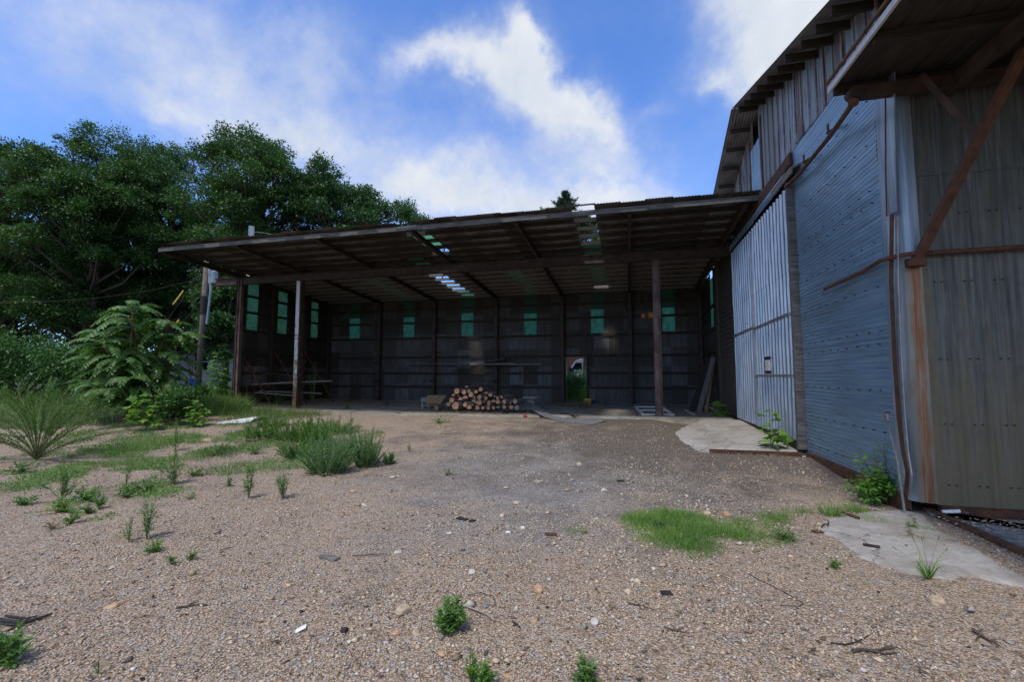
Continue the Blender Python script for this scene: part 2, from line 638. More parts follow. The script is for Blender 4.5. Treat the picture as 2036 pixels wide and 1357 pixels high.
simple('pale_stone', (.40, .36, .31), (.56, .52, .46), 14, .9, 0, .5, .006)
simple('dark_grey', (.13, .13, .14), (.22, .22, .225), 8, .6, .1, .2, .003)
simple('grey_stone', (.16, .165, .175), (.28, .28, .28), 14, .9, 0, .5, .006)
simple('aluminium', (.30, .31, .33), (.45, .46, .48), 5, .4, .7, .05, .002)
simple('pole_wood', (.085, .072, .062), (.18, .155, .13), 5, .9, 0, .4, .006, (8, 8, .6))
simple('conduit', (.16, .22, .28), (.24, .30, .36), 4, .5, 0, 0)
simple('pole_white', (.46, .47, .48), (.62, .63, .64), 5, .7, 0, .2, .004, (6, 6, .6))
simple('yellow_guard', (.52, .38, .05), (.60, .46, .08), 4, .5, 0, 0)
simple('red_plastic', (.30, .03, .03), (.4, .05, .05), 4, .5, 0, 0)
simple('log_bark', (.06, .048, .038), (.16, .135, .11), 14, .95, 0, .9, .02, (1, 1, 1))


def special_materials():
    # gravel yard
    n = NT('gravel', .95, 0, .2)
    big = n.noise(.35, 4, .6)
    mid = n.noise(1.6, 5, .65)
    c1 = n.ramp(n.voro(62, out='Color'), [(0, (.12, .10, .085)), (.2, (.30, .215, .145)), (.45, (.49, .36, .245)), (.7, (.58, .455, .335)), (.88, (.42, .40, .375)), (1, (.72, .67, .60))])
    c2 = n.ramp(n.voro(28, out='Color'), [(0, (.20, .16, .13)), (.3, (.38, .28, .19)), (.6, (.54, .41, .30)), (.85, (.34, .33, .32)), (1, (.68, .64, .58))])
    c = n.mix(n.ramp(n.noise(9, 3), [(.42, 0.), (.6, 1.)]), c1, c2)
    c = n.mix(n.ramp(n.voro(62, out='Distance'), [(.42, 0.), (.75, .7)]), c, (.13, .10, .08))  # dirt-coloured gaps between stones, with crevice shade painted into the colour
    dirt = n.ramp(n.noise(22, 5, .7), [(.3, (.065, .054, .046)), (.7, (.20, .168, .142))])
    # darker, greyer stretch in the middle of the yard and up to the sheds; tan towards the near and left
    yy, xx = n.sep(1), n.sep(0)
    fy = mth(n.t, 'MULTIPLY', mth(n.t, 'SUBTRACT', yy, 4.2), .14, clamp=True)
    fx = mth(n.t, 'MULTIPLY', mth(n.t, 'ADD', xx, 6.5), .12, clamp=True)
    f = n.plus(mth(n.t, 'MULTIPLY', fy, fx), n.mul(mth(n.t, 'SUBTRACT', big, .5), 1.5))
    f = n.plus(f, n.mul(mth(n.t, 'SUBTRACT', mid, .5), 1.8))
    # darker brown before the doors
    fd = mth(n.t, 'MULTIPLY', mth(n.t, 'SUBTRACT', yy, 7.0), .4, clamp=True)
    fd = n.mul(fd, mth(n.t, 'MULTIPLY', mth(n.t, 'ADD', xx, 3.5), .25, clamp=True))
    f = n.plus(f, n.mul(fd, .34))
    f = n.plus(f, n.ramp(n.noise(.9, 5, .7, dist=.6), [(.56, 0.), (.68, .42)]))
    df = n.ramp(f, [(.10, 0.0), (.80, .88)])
    # grey crushed stone through the middle of the yard
    gy = mth(n.t, 'SUBTRACT', 1.0, mth(n.t, 'ABSOLUTE', mth(n.t, 'MULTIPLY', mth(n.t, 'SUBTRACT', yy, 8.0), .21)), clamp=True)
    gx = mth(n.t, 'SUBTRACT', 1.0, mth(n.t, 'ABSOLUTE', mth(n.t, 'MULTIPLY', mth(n.t, 'ADD', xx, 1.2), .22)), clamp=True)
    gf = n.ramp(n.plus(n.mul(gy, gx), n.mul(mth(n.t, 'SUBTRACT', n.noise(.8, 5, .65), .5), 1.1)), [(.12, 0.), (.55, .85)])
    bw = nd(n.t, 'ShaderNodeRGBToBW')
    n.t.links.new(c, bw.inputs[0])
    c = n.mix(gf, c, n.mix(1.0, bw.outputs[0], (.90, .86, .82), 'MULTIPLY'))
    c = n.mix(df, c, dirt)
    c = n.mix(n.ramp(mid, [(.25, .0), (.75, .35)]), c, n.mix(1.0, c, (.72, .70, .70), 'MULTIPLY'))
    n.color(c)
    h = n.plus(n.mul(n.voro(62, out='Distance'), -1.0), n.mul(n.voro(28, out='Distance'), -.8))
    n.bump(h, 1.0, .016)
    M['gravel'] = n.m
    # stones scattered
    n = NT('pebble', .9, 0, .25)
    n.color(n.ramp(n.island(), [(0, (.10, .085, .075)), (.14, (.28, .20, .13)), (.4, (.48, .35, .235)), (.64, (.56, .435, .315)), (.78, (.31, .305, .30)), (.95, (.50, .44, .37)), (1, (.62, .58, .52))]))
    M['pebble'] = n.m
    # concrete
    for nm, a, b, st in (('concrete', (.27, .255, .235), (.41, .39, .36), (.19, .16, .13)), ('floor_concrete', (.22, .20, .175), (.36, .33, .29), (.13, .105, .082)),
                         ('stained_concrete', (.09, .085, .08), (.38, .375, .36), (.05, .045, .04))):
        n = NT(nm, .9, 0, .25)
        c = n.ramp(n.noise(14, 6, .7), [(.3, a), (.7, b)])
        c = n.mix(n.ramp(n.noise(1.3, 6, .68), [(.45, 0.), (.68, .85)]), c, st)
        c = n.mix(n.ramp(n.voro(90, out='Distance'), [(.0, .35), (.12, 0.)]), c, (.16, .14, .12))
        wv = nd(n.t, 'ShaderNodeVectorMath', operation='MULTIPLY_ADD')
        n.t.links.new(n.noise(2.2, 4, .6, color=True), wv.inputs[0])
        wv.inputs[1].default_value = (.8, .8, 0)
        n.t.links.new(n.co, wv.inputs[2])
        vv = nd(n.t, 'ShaderNodeTexVoronoi', feature='DISTANCE_TO_EDGE')
        vv.inputs['Scale'].default_value = .75
        n.t.links.new(wv.outputs[0], vv.inputs['Vector'])
        c = n.mix(n.ramp(vv.outputs['Distance'], [(.0, .85), (.012, 0.)]), c, (.07, .06, .05))
        n.color(c)
        n.bump(n.noise(60, 4), .35, .004)
        M[nm] = n.m
    # galvanised ribbed siding, ribs run along Y; bluish grey with rust specks and chalky streaks
    n = NT('galv_siding', .42, .6, .5)
    c = n.ramp(n.noise(3, 6, .68, (1, .16, 22)), [(.28, (.15, .245, .34)), (.5, (.245, .385, .51)), (.78, (.47, .63, .78))])
    c = n.mix(n.ramp(n.noise(1.1, 5, .65, (1, .7, 1.6)), [(.4, 0.), (.7, .55)]), c, (.22, .27, .33))
    c = n.mix(n.ramp(n.noise(2.4, 7, .72, (1, .5, 4)), [(.60, 0.), (.74, .8)]), c, (.13, .075, .045))
    n.color(c)
    n.rough(n.ramp(n.noise(5, 5, .6, (1, .4, 8)), [(.3, .36), (.7, .58)]))
    M['galv_siding'] = n.m
    # end wall: weathered, green-brown staining
    n = NT('galv_end', .5, .4, .4)
    c = n.ramp(n.noise(3, 6, .62, (9, 9, .35)), [(.3, (.065, .07, .071)), (.55, (.135, .14, .137)), (.78, (.24, .235, .215))])
    c = n.mix(n.ramp(n.noise(2.2, 5, .65, (5, 5, .3)), [(.5, 0.), (.72, .55)]), c, (.155, .12, .07))
    fz = n.plus(n.mul(mth(n.t, 'SUBTRACT', 2.2, n.sep(2)), .26), n.mul(n.noise(3, 5, .65, (6, 6, .5)), .9))
    c = n.mix(n.ramp(fz, [(.55, 0.), (1.05, .75)]), c, (.21, .165, .10))
    # rust run down the sheet below the brace bracket (x, z relative to the barn's origin)
    def rust_run(n, c):
        xw = n.plus(n.sep(0), n.mul(mth(n.t, 'SUBTRACT', n.noise(3, 3, .6, (3, 3, .8)), .5), .12))
        dx = mth(n.t, 'ABSOLUTE', mth(n.t, 'ADD', xw, 8.0-3.475))
        lo = mth(n.t, 'LESS_THAN', n.sep(2), 2.66)
        core = n.mul(n.ramp(dx, [(.025, .95), (.062, 0.)]), lo)
        halo = n.mul(n.ramp(dx, [(.06, .75), (.15, 0.)]), lo)
        c = n.mix(halo, c, n.ramp(n.noise(5, 5, .65, (6, 6, .4)), [(.3, (.15, .13, .075)), (.7, (.25, .17, .08))]))
        return n.mix(core, c, n.ramp(n.noise(4, 6, .65, (14, 14, .5)), [(.28, (.16, .05, .022)), (.5, (.27, .105, .04)), (.62, (.28, .20, .14)), (.8, (.30, .28, .26))]))
    n.color(rust_run(n, c))
    n.rough(n.ramp(n.noise(8, 5), [(.3, .42), (.7, .65)]))
    M['galv_end'] = n.m
    n = NT('galv_corner', .42, .5, .5)
    c = n.ramp(n.noise(3, 6, .62, (9, 9, .35)), [(.3, (.20, .24, .28)), (.55, (.31, .36, .41)), (.78, (.46, .51, .56))])
    c = n.mix(n.ramp(n.noise(3, 6, .7, (4, 4, .6)), [(.62, 0.), (.72, .7)]), c, (.17, .09, .05))
    n.color(rust_run(n, c))
    M['galv_corner'] = n.m
    # rust run below the bracket (its own streak of rust on the sheet)
    n = NT('rust_run', .7, .1, .3)
    c = n.ramp(n.noise(4, 6, .65, (14, 14, .5)), [(.28, (.20, .055, .022)), (.5, (.30, .13, .045)), (.62, (.33, .21, .12)), (.8, (.30, .28, .25))])
    n.color(c)
    M['rust_run'] = n.m
    # vertical metal boards of the gable, each sheet weathered differently
    n = NT('gable_boards', .55, .3, .4)
    r = n.cellrand(.34, 1)
    c = n.ramp(r, [(0, (.18, .18, .18)), (.35, (.27, .305, .345)), (.7, (.37, .425, .48)), (1, (.24, .22, .20))])
    st = n.plus(n.noise(2.6, 6, .7, (1, 5, .5)), n.mul(mth(n.t, 'SUBTRACT', r, .5), .22))
    c = n.mix(n.ramp(st, [(.46, 0.), (.60, .9)]), c, n.ramp(n.noise(8, 4), [(.3, (.055, .026, .018)), (.7, (.16, .075, .04))]))
    n.color(c)
    M['gable_boards'] = n.m
    # painted ribbed door
    n = NT('door_metal', .32, .65, .5)
    c = n.ramp(n.noise(3, 5, .6, (1, 6, .5)), [(.3, (.25, .295, .36)), (.7, (.42, .47, .545))])
    c = n.mix(n.ramp(n.noise(2, 6, .7, (1, 7, .6)), [(.62, 0.), (.72, .6)]), c, (.22, .13, .09))
    n.color(c)
    M['door_metal'] = n.m
    # corrugated inside walls: sheet by sheet from dull grey to brown
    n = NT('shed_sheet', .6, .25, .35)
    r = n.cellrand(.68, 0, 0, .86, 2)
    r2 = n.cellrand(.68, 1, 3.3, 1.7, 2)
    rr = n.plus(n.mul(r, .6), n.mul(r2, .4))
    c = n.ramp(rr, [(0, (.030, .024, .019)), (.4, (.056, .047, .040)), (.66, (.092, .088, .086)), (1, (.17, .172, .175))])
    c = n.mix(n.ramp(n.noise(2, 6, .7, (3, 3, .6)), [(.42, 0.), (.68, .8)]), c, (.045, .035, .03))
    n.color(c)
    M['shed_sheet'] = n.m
    n = NT('roof_sheet', .6, .25, .35)
    r = n.cellrand(.66, 0)
    c = n.ramp(r, [(0, (.12, .105, .09)), (.5, (.21, .20, .185)), (1, (.31, .30, .29))])
    c = n.mix(n.ramp(n.noise(1.5, 6, .7), [(.45, 0.), (.68, .8)]), c, n.ramp(n.noise(5, 4), [(.4, (.05, .032, .022)), (.7, (.095, .05, .03))]))
    n.color(c)
    M['roof_sheet'] = n.m
    n = NT('canopy_sheet', .7, .1, .3)
    n.color(n.ramp(n.noise(4, 5, .65, (5, .6, 1)), [(.3, (.028, .025, .022)), (.7, (.065, .058, .05))]))
    M['canopy_sheet'] = n.m
    # green fibreglass
    n = NT('green_panel', .5, 0, .3)
    f = n.noise(4, 5, .65)
    f = n.plus(n.mul(f, .5), n.mul(n.noise(5, 5, .7, (3, 3, .5)), .5))
    n.color(n.ramp(f, [(.35, (.02, .09, .05)), (.65, (.05, .20, .12))]))
    n.trans(n.ramp(f, [(.32, (.045, .14, .08)), (.5, (.11, .35, .20)), (.68, (.18, .50, .31))]), .6)
    M['green_panel'] = n.m
    n = NT('dark_green_panel', .6, 0, .3)
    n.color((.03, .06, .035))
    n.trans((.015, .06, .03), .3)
    M['dark_green_panel'] = n.m
    # log end grain
    n = NT('cut_wood', .85, 0, .2)
    c = n.ramp(n.plus(n.mul(n.noise(5, 4), .6), n.mul(n.noise(1.3, 2), .4)), [(.35, (.33, .15, .085)), (.5, (.54, .26, .15)), (.65, (.64, .40, .25))])
    c = n.mix(n.ramp(n.noise(16, 5, .7), [(.56, 0.), (.68, .7)]), c, (.20, .10, .06))
    n.color(c)
    n.bump(n.noise(40, 4), .3, .004)
    M['cut_wood'] = n.m
    n = NT('weathered_cut', .9, 0, .2)
    n.color(n.ramp(n.noise(14, 5), [(.3, (.20, .17, .14)), (.7, (.36, .32, .27))]))
    M['weathered_cut'] = n.m
    # peeling white post with rust at the foot
    n = NT('peeling_post', .65, .05, .4)
    z = n.sep(2)
    f = n.plus(n.noise(5, 7, .72), mth(n.t, 'MULTIPLY', mth(n.t, 'SUBTRACT', 2.6, z), .06))
    c = n.mix(n.ramp(f, [(.50, 0.), (.60, 1.)]), (.58, .58, .56), n.ramp(n.noise(9, 5), [(.3, (.12, .07, .045)), (.7, (.36, .24, .12))]))
    n.color(c)
    M['peeling_post'] = n.m
    # dark weathered lap siding (inside the shed on the barn wall)
    n = NT('old_siding', .85, 0, .2)
    c = n.ramp(n.noise(4, 6, .65, (1, .5, 7)), [(.3, (.05, .042, .036)), (.7, (.14, .12, .105))])
    n.color(c)
    M['old_siding'] = n.m
    # vinyl house siding (lap lines are modelled)
    n = NT('vinyl', .6, 0, .3)
    n.color(n.ramp(n.noise(2, 3), [(.3, (.46, .45, .42)), (.7, (.54, .53, .50))]))
    M['vinyl'] = n.m
    # earth slope beyond
    n = NT('grass_ground', .95, 0, .2)
    n.color(n.ramp(n.noise(3, 5), [(.3, (.035, .055, .018)), (.7, (.085, .095, .04))]))
    M['grass_ground'] = n.m


special_materials()

# ------------------------------------------------------------------ the ground and slabs
def build_ground():
    xs = np.concatenate([-np.geomspace(1200, 30, 14), np.arange(-26, 9.01, .22), np.geomspace(12, 1200, 14)])
    ys = np.concatenate([-np.geomspace(1200, 4, 12), np.arange(-2, 16.01, .2), np.arange(16.5, 40, 1.0), np.geomspace(42, 1200, 14)])
    V = np.array([(x, y, gz(x, y) if abs(x) < 40 and -5 < y < 45 else (-0.36 if y < 7 else 0.1)) for y in ys for x in xs])
    nx = len(xs)
    F = np.array([(j*nx+i, j*nx+i+1, (j+1)*nx+i+1, (j+1)*nx+i) for j in range(len(ys)-1) for i in range(nx-1)])
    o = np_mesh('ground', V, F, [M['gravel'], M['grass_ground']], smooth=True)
    cx = V[F].mean(1)
    far = ((cx[:, 0] < -16.5+np.clip((cx[:, 1]-13)*-.35, -1, 3)) & (cx[:, 1] > 9)) | (cx[:, 1] > 22.2) | (cx[:, 0] > 12)
    o.data.polygons.foreach_set('material_index', far.astype(np.int32))
    tag(o, 'tan and grey gravel yard', 'ground', kind='structure')


build_ground()


def slab(name, poly, z1, mat, thick=.3):
    m = MB()
    m.prism(poly, -1.0, z1)
    o = m.build(name, mat)
    tag(o, None, None, kind='structure')
    return o


rs = random.Random(4)


def rough_edge(pts, amp=.05, step=.35):
    out = []
    n = len(pts)
    for i in range(n):
        a, b = Vector(pts[i]), Vector(pts[(i+1) % n])
        k = max(1, int((b-a).length/step))
        for j in range(k):
            p = a.lerp(b, j/k)
            if j:
                p += Vector((rs.uniform(-amp, amp), rs.uniform(-amp, amp)))
            out.append((p.x, p.y))
    return out


def edge_dist(x, y, poly):
    """signed distance to a polygon's edge, positive inside"""
    d = 1e9
    ins = False
    j = len(poly)-1
    for i in range(len(poly)):
        (x0, y0), (x1, y1) = poly[j], poly[i]
        if (y1 > y) != (y0 > y) and x < (x0-x1)*(y-y1)/(y0-y1)+x1:
            ins = not ins
        ex, ey = x1-x0, y1-y0
        t = max(0, min(1, ((x-x0)*ex+(y-y0)*ey)/(ex*ex+ey*ey)))
        d = min(d, math.hypot(x-x0-ex*t, y-y0-ey*t))
        j = i
    return d if ins else -d


def worn_slab(name, poly, base, rise, feather, cell, mat, nz=.06):
    """a slab as a fine sheet whose worn edge sinks below the gravel"""
    xs = np.arange(min(p[0] for p in poly)-.15, max(p[0] for p in poly)+.15, cell)
    ys = np.arange(min(p[1] for p in poly)-.15, max(p[1] for p in poly)+.15, cell)
    Z = np.full((len(ys), len(xs)), np.nan)
    for j, y in enumerate(ys):
        for i, x in enumerate(xs):
            d = edge_dist(x, y, poly)
            if d > -.14:
                d += mnoise.noise(Vector((x*3.1, y*3.1, 2.)))*nz+mnoise.noise(Vector((x*9, y*9, 5.)))*nz*.4
                Z[j, i] = base(x, y)-.16+(rise+.16)*sstep(-.09, feather, d)
    ok = ~np.isnan(Z)
    idx = np.full(Z.shape, -1)
    idx[ok] = np.arange(ok.sum())
    J, I = np.nonzero(ok)
    V = np.stack([xs[I], ys[J], Z[ok]], 1)
    q = ok[:-1, :-1] & ok[1:, :-1] & ok[:-1, 1:] & ok[1:, 1:]
    J, I = np.nonzero(q)
    F = np.stack([idx[J, I], idx[J, I+1], idx[J+1, I+1], idx[J+1, I]], 1)
    return tag(np_mesh(name, V, F, M[mat], smooth=True), None, None, kind='structure')


# shed floor: gravel creeps over its front edge
fr = [(-15.8, 15.0), (-12.4, 13.6), (-10.2, 13.2), (-8.2, 13.5), (-6.2, 14.3), (-3.9, 14.35), (-2, 14.8), (0, 14.85), (2.0, 14.95), (3.26, 14.95)]
worn_slab('shed_floor', fr+[(3.4, 21.9), (-15.95, 21.9)], lambda x, y: 0.0, .006, .25, .11, 'floor_concrete', .12)


def zap(y): return -.012-.034*max(0, 14.6-y)


def apz(px, py):
    y = 11.0
    for _ in range(20):
        q = atz(px, py, zap(y))
        y = .5*y+.5*q.y
    return q


ap = [apz(px, py) for px, py in [(1545, 897.5), (1400, 893), (1372, 880), (1330, 862), (1352, 848), (1440, 836)]]
worn_slab('door_apron', [(3.4, ap[0].y)]+[(p.x, p.y) for p in ap][:-1]+[(2.2, 15.1), (3.4, 15.1)], lambda x, y: zap(y), .0, .12, .06, 'concrete', .10)
pd = [GZ(px, py) for px, py in [(1605, 1050), (1635, 1031), (1703, 1018), (1797, 1012), (1850, 1030), (1880, 1052), (2035, 1146), (2140, 1200), (2110, 1215), (2035, 1172), (1975, 1166), (1839, 1155), (1780, 1143), (1695, 1107)]]
worn_slab('concrete_pad', [(p.x, p.y) for p in pd], lambda x, y: gz(x, y), .02, .12, .025, 'concrete', .10)
cs = [GZ(px, py) for px, py in [(1850, 1022), (2036, 1106)]]
dd = (cs[1]-cs[0]).normalized()
c0, c1 = cs[0]-dd*.1, cs[1]+dd*2.2
slab('canopy_slab', [(c0.x, c0.y), (c1.x, c1.y), (9, c1.y), (9, 6.55), (3.4, 6.55)], lambda x, y: -0.33, M['stained_concrete'])

# ------------------------------------------------------------------ open-fronted shed
XL, YB, YP, XB = -15.85, 21.7, 15.57, 3.29
COLX = [-15.72, -12.67, -9.55, -6.28, -3.02, 0.1, 3.1]


def zr(y):
    return 5.41-.055*(y-YP)      # underside of the rafters


YE = 12.3
shed = thing('open_shed', 'long open-fronted pole shed of rusty corrugated metal with low sloping roof', 'shed', (-6.3, 18.0, 0))


def build_shed():
    rr = random.Random(7)
    WINX = [(-14.55, -13.94), (-11.36, -10.75), (-8.14, -7.52), (-4.88, -4.28), (-1.66, -1.09), (1.54, 2.07)]
    ZW = 3.30
    # back wall ---------------------------------------------------------
    m = MB()
    edges = [XL]
    for a, b in WINX:
        edges += [a, b]
    edges.append(XB-.02)
    DX0, DX1, DZ = -2.88, -1.9, 2.19

    def sheetx(x0, x1, z0, z1):
        if x1-x0 > .02:
            m.corr((x0, YB, z0), (1, 0, 0), (0, 0, 1), (0, -1, 0), x1-x0, z1-z0, .078, .02)
    top = zr(YB)+.262
    for i in range(len(edges)-1):
        a, b = edges[i], edges[i+1]
        win = i % 2 == 1
        zt = ZW if win else top
        for (u0, u1) in ((a, min(b, DX0)), (max(a, DX1), b)):
            if u1 > u0:
                sheetx(u0, u1, .02, zt)
        u0, u1 = max(a, DX0), min(b, DX1)
        if u1 > u0:
            sheetx(u0, u1, DZ, zt)
    m.build('back_wall', M['shed_sheet'], shed, smooth=True)
    for a, b in WINX:
        g = MB()
        zs_ = 4.42+rr.uniform(-.08, .12)
        g.corr((a-.03, YB-.005, ZW-.05), (1, 0, 0), (0, 0, 1), (0, -1, 0), b-a+.06, zs_-ZW+.05, .078, .02)
        g.corr((a-.03, YB-.007, zs_-.03), (1, 0, 0), (0, 0, 1), (0, -1, 0), b-a+.06, top-zs_+.03, .078, .02, m=1)  # top section in a darker, less translucent green
        g.build('green_panel', [M['green_panel'], M['dark_green_panel']], shed, smooth=True)
    # left wall -------------------------------------------------------------
    m = MB()
    WY = [(16.1, 16.68), (17.88, 18.46), (20.2, 20.72)]
    ed = [YP-.05]
    for a, b in WY:
        ed += [a, b]
    ed.append(YB)
    for i in range(len(ed)-1):
        a, b = ed[i], ed[i+1]
        zt = zr(a)+.19
        if i % 2 == 1:
            zt = 3.25
            g = MB()
            g.corr((XL, a-.03, 3.2), (0, 1, 0), (0, 0, 1), (1, 0, 0), b-a+.06, zr(b)+.12-3.2, .078, .02)
            g.build('green_panel', M['green_panel'], shed, smooth=True)
        m.corr((XL, a, .02), (0, 1, 0), (0, 0, 1), (1, 0, 0), b-a, zt-.02, .078, .02)
    m.build('side_wall', M['shed_sheet'], shed, smooth=True)
    # short right wall behind the barn, with one green strip
    m = MB()
    for a, b, zt in ((18.2, 19.0, top+.1), (19.0, 19.55, 3.2), (19.55, 21.68, top)):
        m.corr((3.25, a, .02), (0, 1, 0), (0, 0, 1), (-1, 0, 0), b-a, zt, .078, .02)
    m.build('side_wall', M['shed_sheet'], shed, smooth=True)
    g = MB()
    g.corr((3.255, 18.97, 3.15), (0, 1, 0), (0, 0, 1), (-1, 0, 0), .61, 2.0, .078, .02)
    g.build('green_panel', M['green_panel'], shed, smooth=True)
    # columns against the back wall and left wall
    def ibeam(m, p, q, w, h, up, t=.018):
        p, q, up = Vector(p), Vector(q), Vector(up)
        m.bar(p+up*(h/2-t/2), q+up*(h/2-t/2), w, t, up)
        m.bar(p-up*(h/2-t/2), q-up*(h/2-t/2), w, t, up)
        m.bar(p, q, t, h-2*t-.001, up)
    for x in COLX:
        m = MB()
        ibeam(m, (x, YB-.16, 0), (x, YB-.16, zr(YB)), .15, .18, (0, 1, 0))
        m.build('column', M['dark_steel'], shed)
    for y in (YP+.02, 17.42, 19.6):
        m = MB()
        ibeam(m, (XL+.16, y, -.05), (XL+.16, y, zr(y)), .15, .18, (1, 0, 0))
        m.build('column', M['purple_rust'] if y < 16 else M['dark_steel'], shed)
    # girts
    for z in (.74, 1.42, 2.23, 3.22, 4.02, 4.72):
        for x0, x1 in ((XL+.05, DX0-.06), (DX1+.06, XB-.2)) if z < 2.2 else ((XL+.05, XB-.2),):
            m = MB()
            xs = [x0]+[c for c in COLX[1:-1] if x0 < c < x1]+[x1]
            for a, b in zip(xs[:-1], xs[1:]):
                dz = rr.uniform(-.015, .015)
                m.bar((a+.08, YB-.055, z+dz), (b-.08, YB-.055, z+rr.uniform(-.015, .015)), .05, .12)
            m.build('girt', M['dark_wood'], shed)
        m = MB()
        ys = [YP+.1, 17.42, 19.6, YB-.1]
        for a, b in zip(ys[:-1], ys[1:]):
            if z < zr(b)-.05:
                m.bar((XL+.055, a+.09, z), (XL+.055, b-.09, z), .05, .11)
        m.build('girt', M['dark_wood'], shed)
    m = MB()
    for z in (1.42, 2.23, 3.1, 4.0):
        m.bar((3.2, 18.5, z), (3.2, 21.5, z), .06, .11)
    m.build('girt', M['dark_wood'], shed)
    # doorway frame
    m = MB()
    m.box((DX0-.09, YB-.1, 0), (DX0, YB+.06, DZ+.09))
    m.box((DX1, YB-.1, 0), (DX1+.09, YB+.06, DZ+.09))
    m.box((DX0, YB-.1, DZ), (DX1, YB+.06, DZ+.09))
    m.build('door_frame', M['dark_wood'], shed)
    # front beam (I section) with raw rust at its free end
    m = MB()
    zb = zr(YP)-.155
    ibeam(m, (-16.75, YP, zb), (3.2, YP, zb), .2, .31, (0, 0, 1))
    bm_ = m.build('front_beam', M['dark_steel'], shed)
    m = MB()
    ibeam(m, (-16.97, YP, zb), (-16.752, YP, zb), .2, .31, (0, 0, 1))
    m.build('beam_end', M['rust'], bm_)
    # two free-standing posts carrying it
    for x, mt, lab in ((-12.74, 'peeling_post', 'post with peeling white paint'), (0.93, 'purple_rust', 'rust brown bare post')):
        m = MB()
        m.bar((x-.105, YP, -.1), (x-.105, YP, zr(YP)-.311), .016, .22, (0, 1, 0))
        m.box((x-.096, YP-.105, -.1), (x+.04, YP-.085, zr(YP)-.311))
        m.bar((x+.105, YP, -.1), (x+.105, YP, zr(YP)-.311), .016, .22, (0, 1, 0), m=1)
        m.box((x+.041, YP-.06, -.1), (x+.096, YP-.045, zr(YP)-.311), 1)
        m.box((x-.2, YP-.2, -.02), (x+.2, YP+.2, .012))
        o = m.build('post', [M[mt], M['dark_steel' if 'white' in lab else mt]], shed)
        o['label'] = lab
    # rafters
    for x in [XL+.02]+COLX[1:-1]+[2.95]:
        m = MB()
        ibeam(m, (x, YE+.06, zr(YE+.06)+.08), (x, YB-.05, zr(YB)+.08), .1, .158, (0, 0, 1))
        m.build('rafter', M['dark_steel'], shed)
    # purlins
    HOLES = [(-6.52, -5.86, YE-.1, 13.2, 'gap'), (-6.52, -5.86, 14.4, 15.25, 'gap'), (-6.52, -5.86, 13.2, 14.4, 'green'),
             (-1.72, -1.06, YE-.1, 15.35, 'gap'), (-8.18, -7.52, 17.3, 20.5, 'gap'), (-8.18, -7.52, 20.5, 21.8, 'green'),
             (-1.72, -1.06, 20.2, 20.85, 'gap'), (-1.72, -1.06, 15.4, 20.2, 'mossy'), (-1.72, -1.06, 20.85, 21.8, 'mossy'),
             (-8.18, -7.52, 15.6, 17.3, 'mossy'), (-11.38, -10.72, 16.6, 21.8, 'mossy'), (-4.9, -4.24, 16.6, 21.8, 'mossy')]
    y = YE+.12
    k = 0
    while y < YB:
        m = MB()
        for a, b in zip([-15.95, -9.55, -3.02], [-9.55, -3.02, 3.22]):
            j = rr.uniform(-.02, .02)
            m.bar((a, y+j, zr(y)+.19), (b, y+j+rr.uniform(-.02, .02), zr(y)+.19), .055, .12)
        m.build('purlin', M['grey_wood'] if y > 16.6 else M['dark_wood'], shed)
        y += .66 if k else .5
        k += 1
    # roof sheets, front lap and rear lap, uneven along the eave
    m = MB()
    x = -15.98
    while x < 3.2:
        x1 = min(x+.66, 3.24)
        for y0, y1, lift in ((YE-.14, 16.6, .03), (16.4, YB+.25, 0)):
            if y0 < 14:
                y0 = y0+rr.uniform(-.09, .06)
            segs = [(y0, y1, 'sheet')]
            for hx0, hx1, ha, hb, kd in HOLES:
                if hx0-.2 < (x+x1)/2 < hx1+.2 and abs((x+x1)/2-(hx0+hx1)/2) < .33:
                    ns = []
                    for a, b, t in segs:
                        if t != 'sheet' or hb <= a or ha >= b:
                            ns.append((a, b, t))
                            continue
                        if ha > a:
                            ns.append((a, ha, t))
                        ns.append((max(a, ha), min(b, hb), kd))
                        if hb < b:
                            ns.append((hb, b, t))
                    segs = ns
            for a, b, t in segs:
                if t == 'gap' or b-a < .05:
                    continue
                g = m if t == 'sheet' else MB()
                j0, j1 = rr.uniform(0, .012), rr.uniform(0, .012)
                za, zb_ = zr(a)+.255+lift+j0, zr(b)+.255+lift+j1
                d = Vector((0, b-a, zb_-za))
                g.corr((x-.02, a, za), (1, 0, 0), d.normalized(), (0, 0, 1), x1-x+.04, d.length, .078, .016)
                if g is not m:
                    g.build('green_skylight' if t == 'green' else 'mossy_skylight', M['green_panel' if t == 'green' else 'dark_green_panel'], shed, smooth=True)
        x = x1
    m.build('roof', M['roof_sheet'], shed, smooth=True)
    # eave board
    m = MB()
    xs = [-15.98, -12.2, -9.1, -5.9, -2.6, .6, 3.24]
    for a, b in zip(xs[:-1], xs[1:]):
        m.bar((a, YE, zr(YE)+.14+rr.uniform(-.01, .01)), (b-.012, YE, zr(YE)+.14+rr.uniform(-.01, .01)), .045, .135)
    m.build('eave_board', M['eave_wood'], shed)
    m = MB()
    m.bar((-15.96, YE+.03, zr(YE)+.15), (-15.96, YB, zr(YB)+.15), .05, .17)
    m.build('verge_board', M['dark_wood'], shed)


build_shed()

# ------------------------------------------------------------------ barn
YC, YBACK = 6.66, 18.3
PKY, PKZ = 12.4, 8.17


def zbarn(y): return PKZ-(.322*(PKY-y) if y < PKY else .40*(y-PKY))


barn = thing('metal_barn', 'tall gabled barn clad in blue grey ribbed metal with white sliding doors', 'barn', (8.0, 12.0, 0))


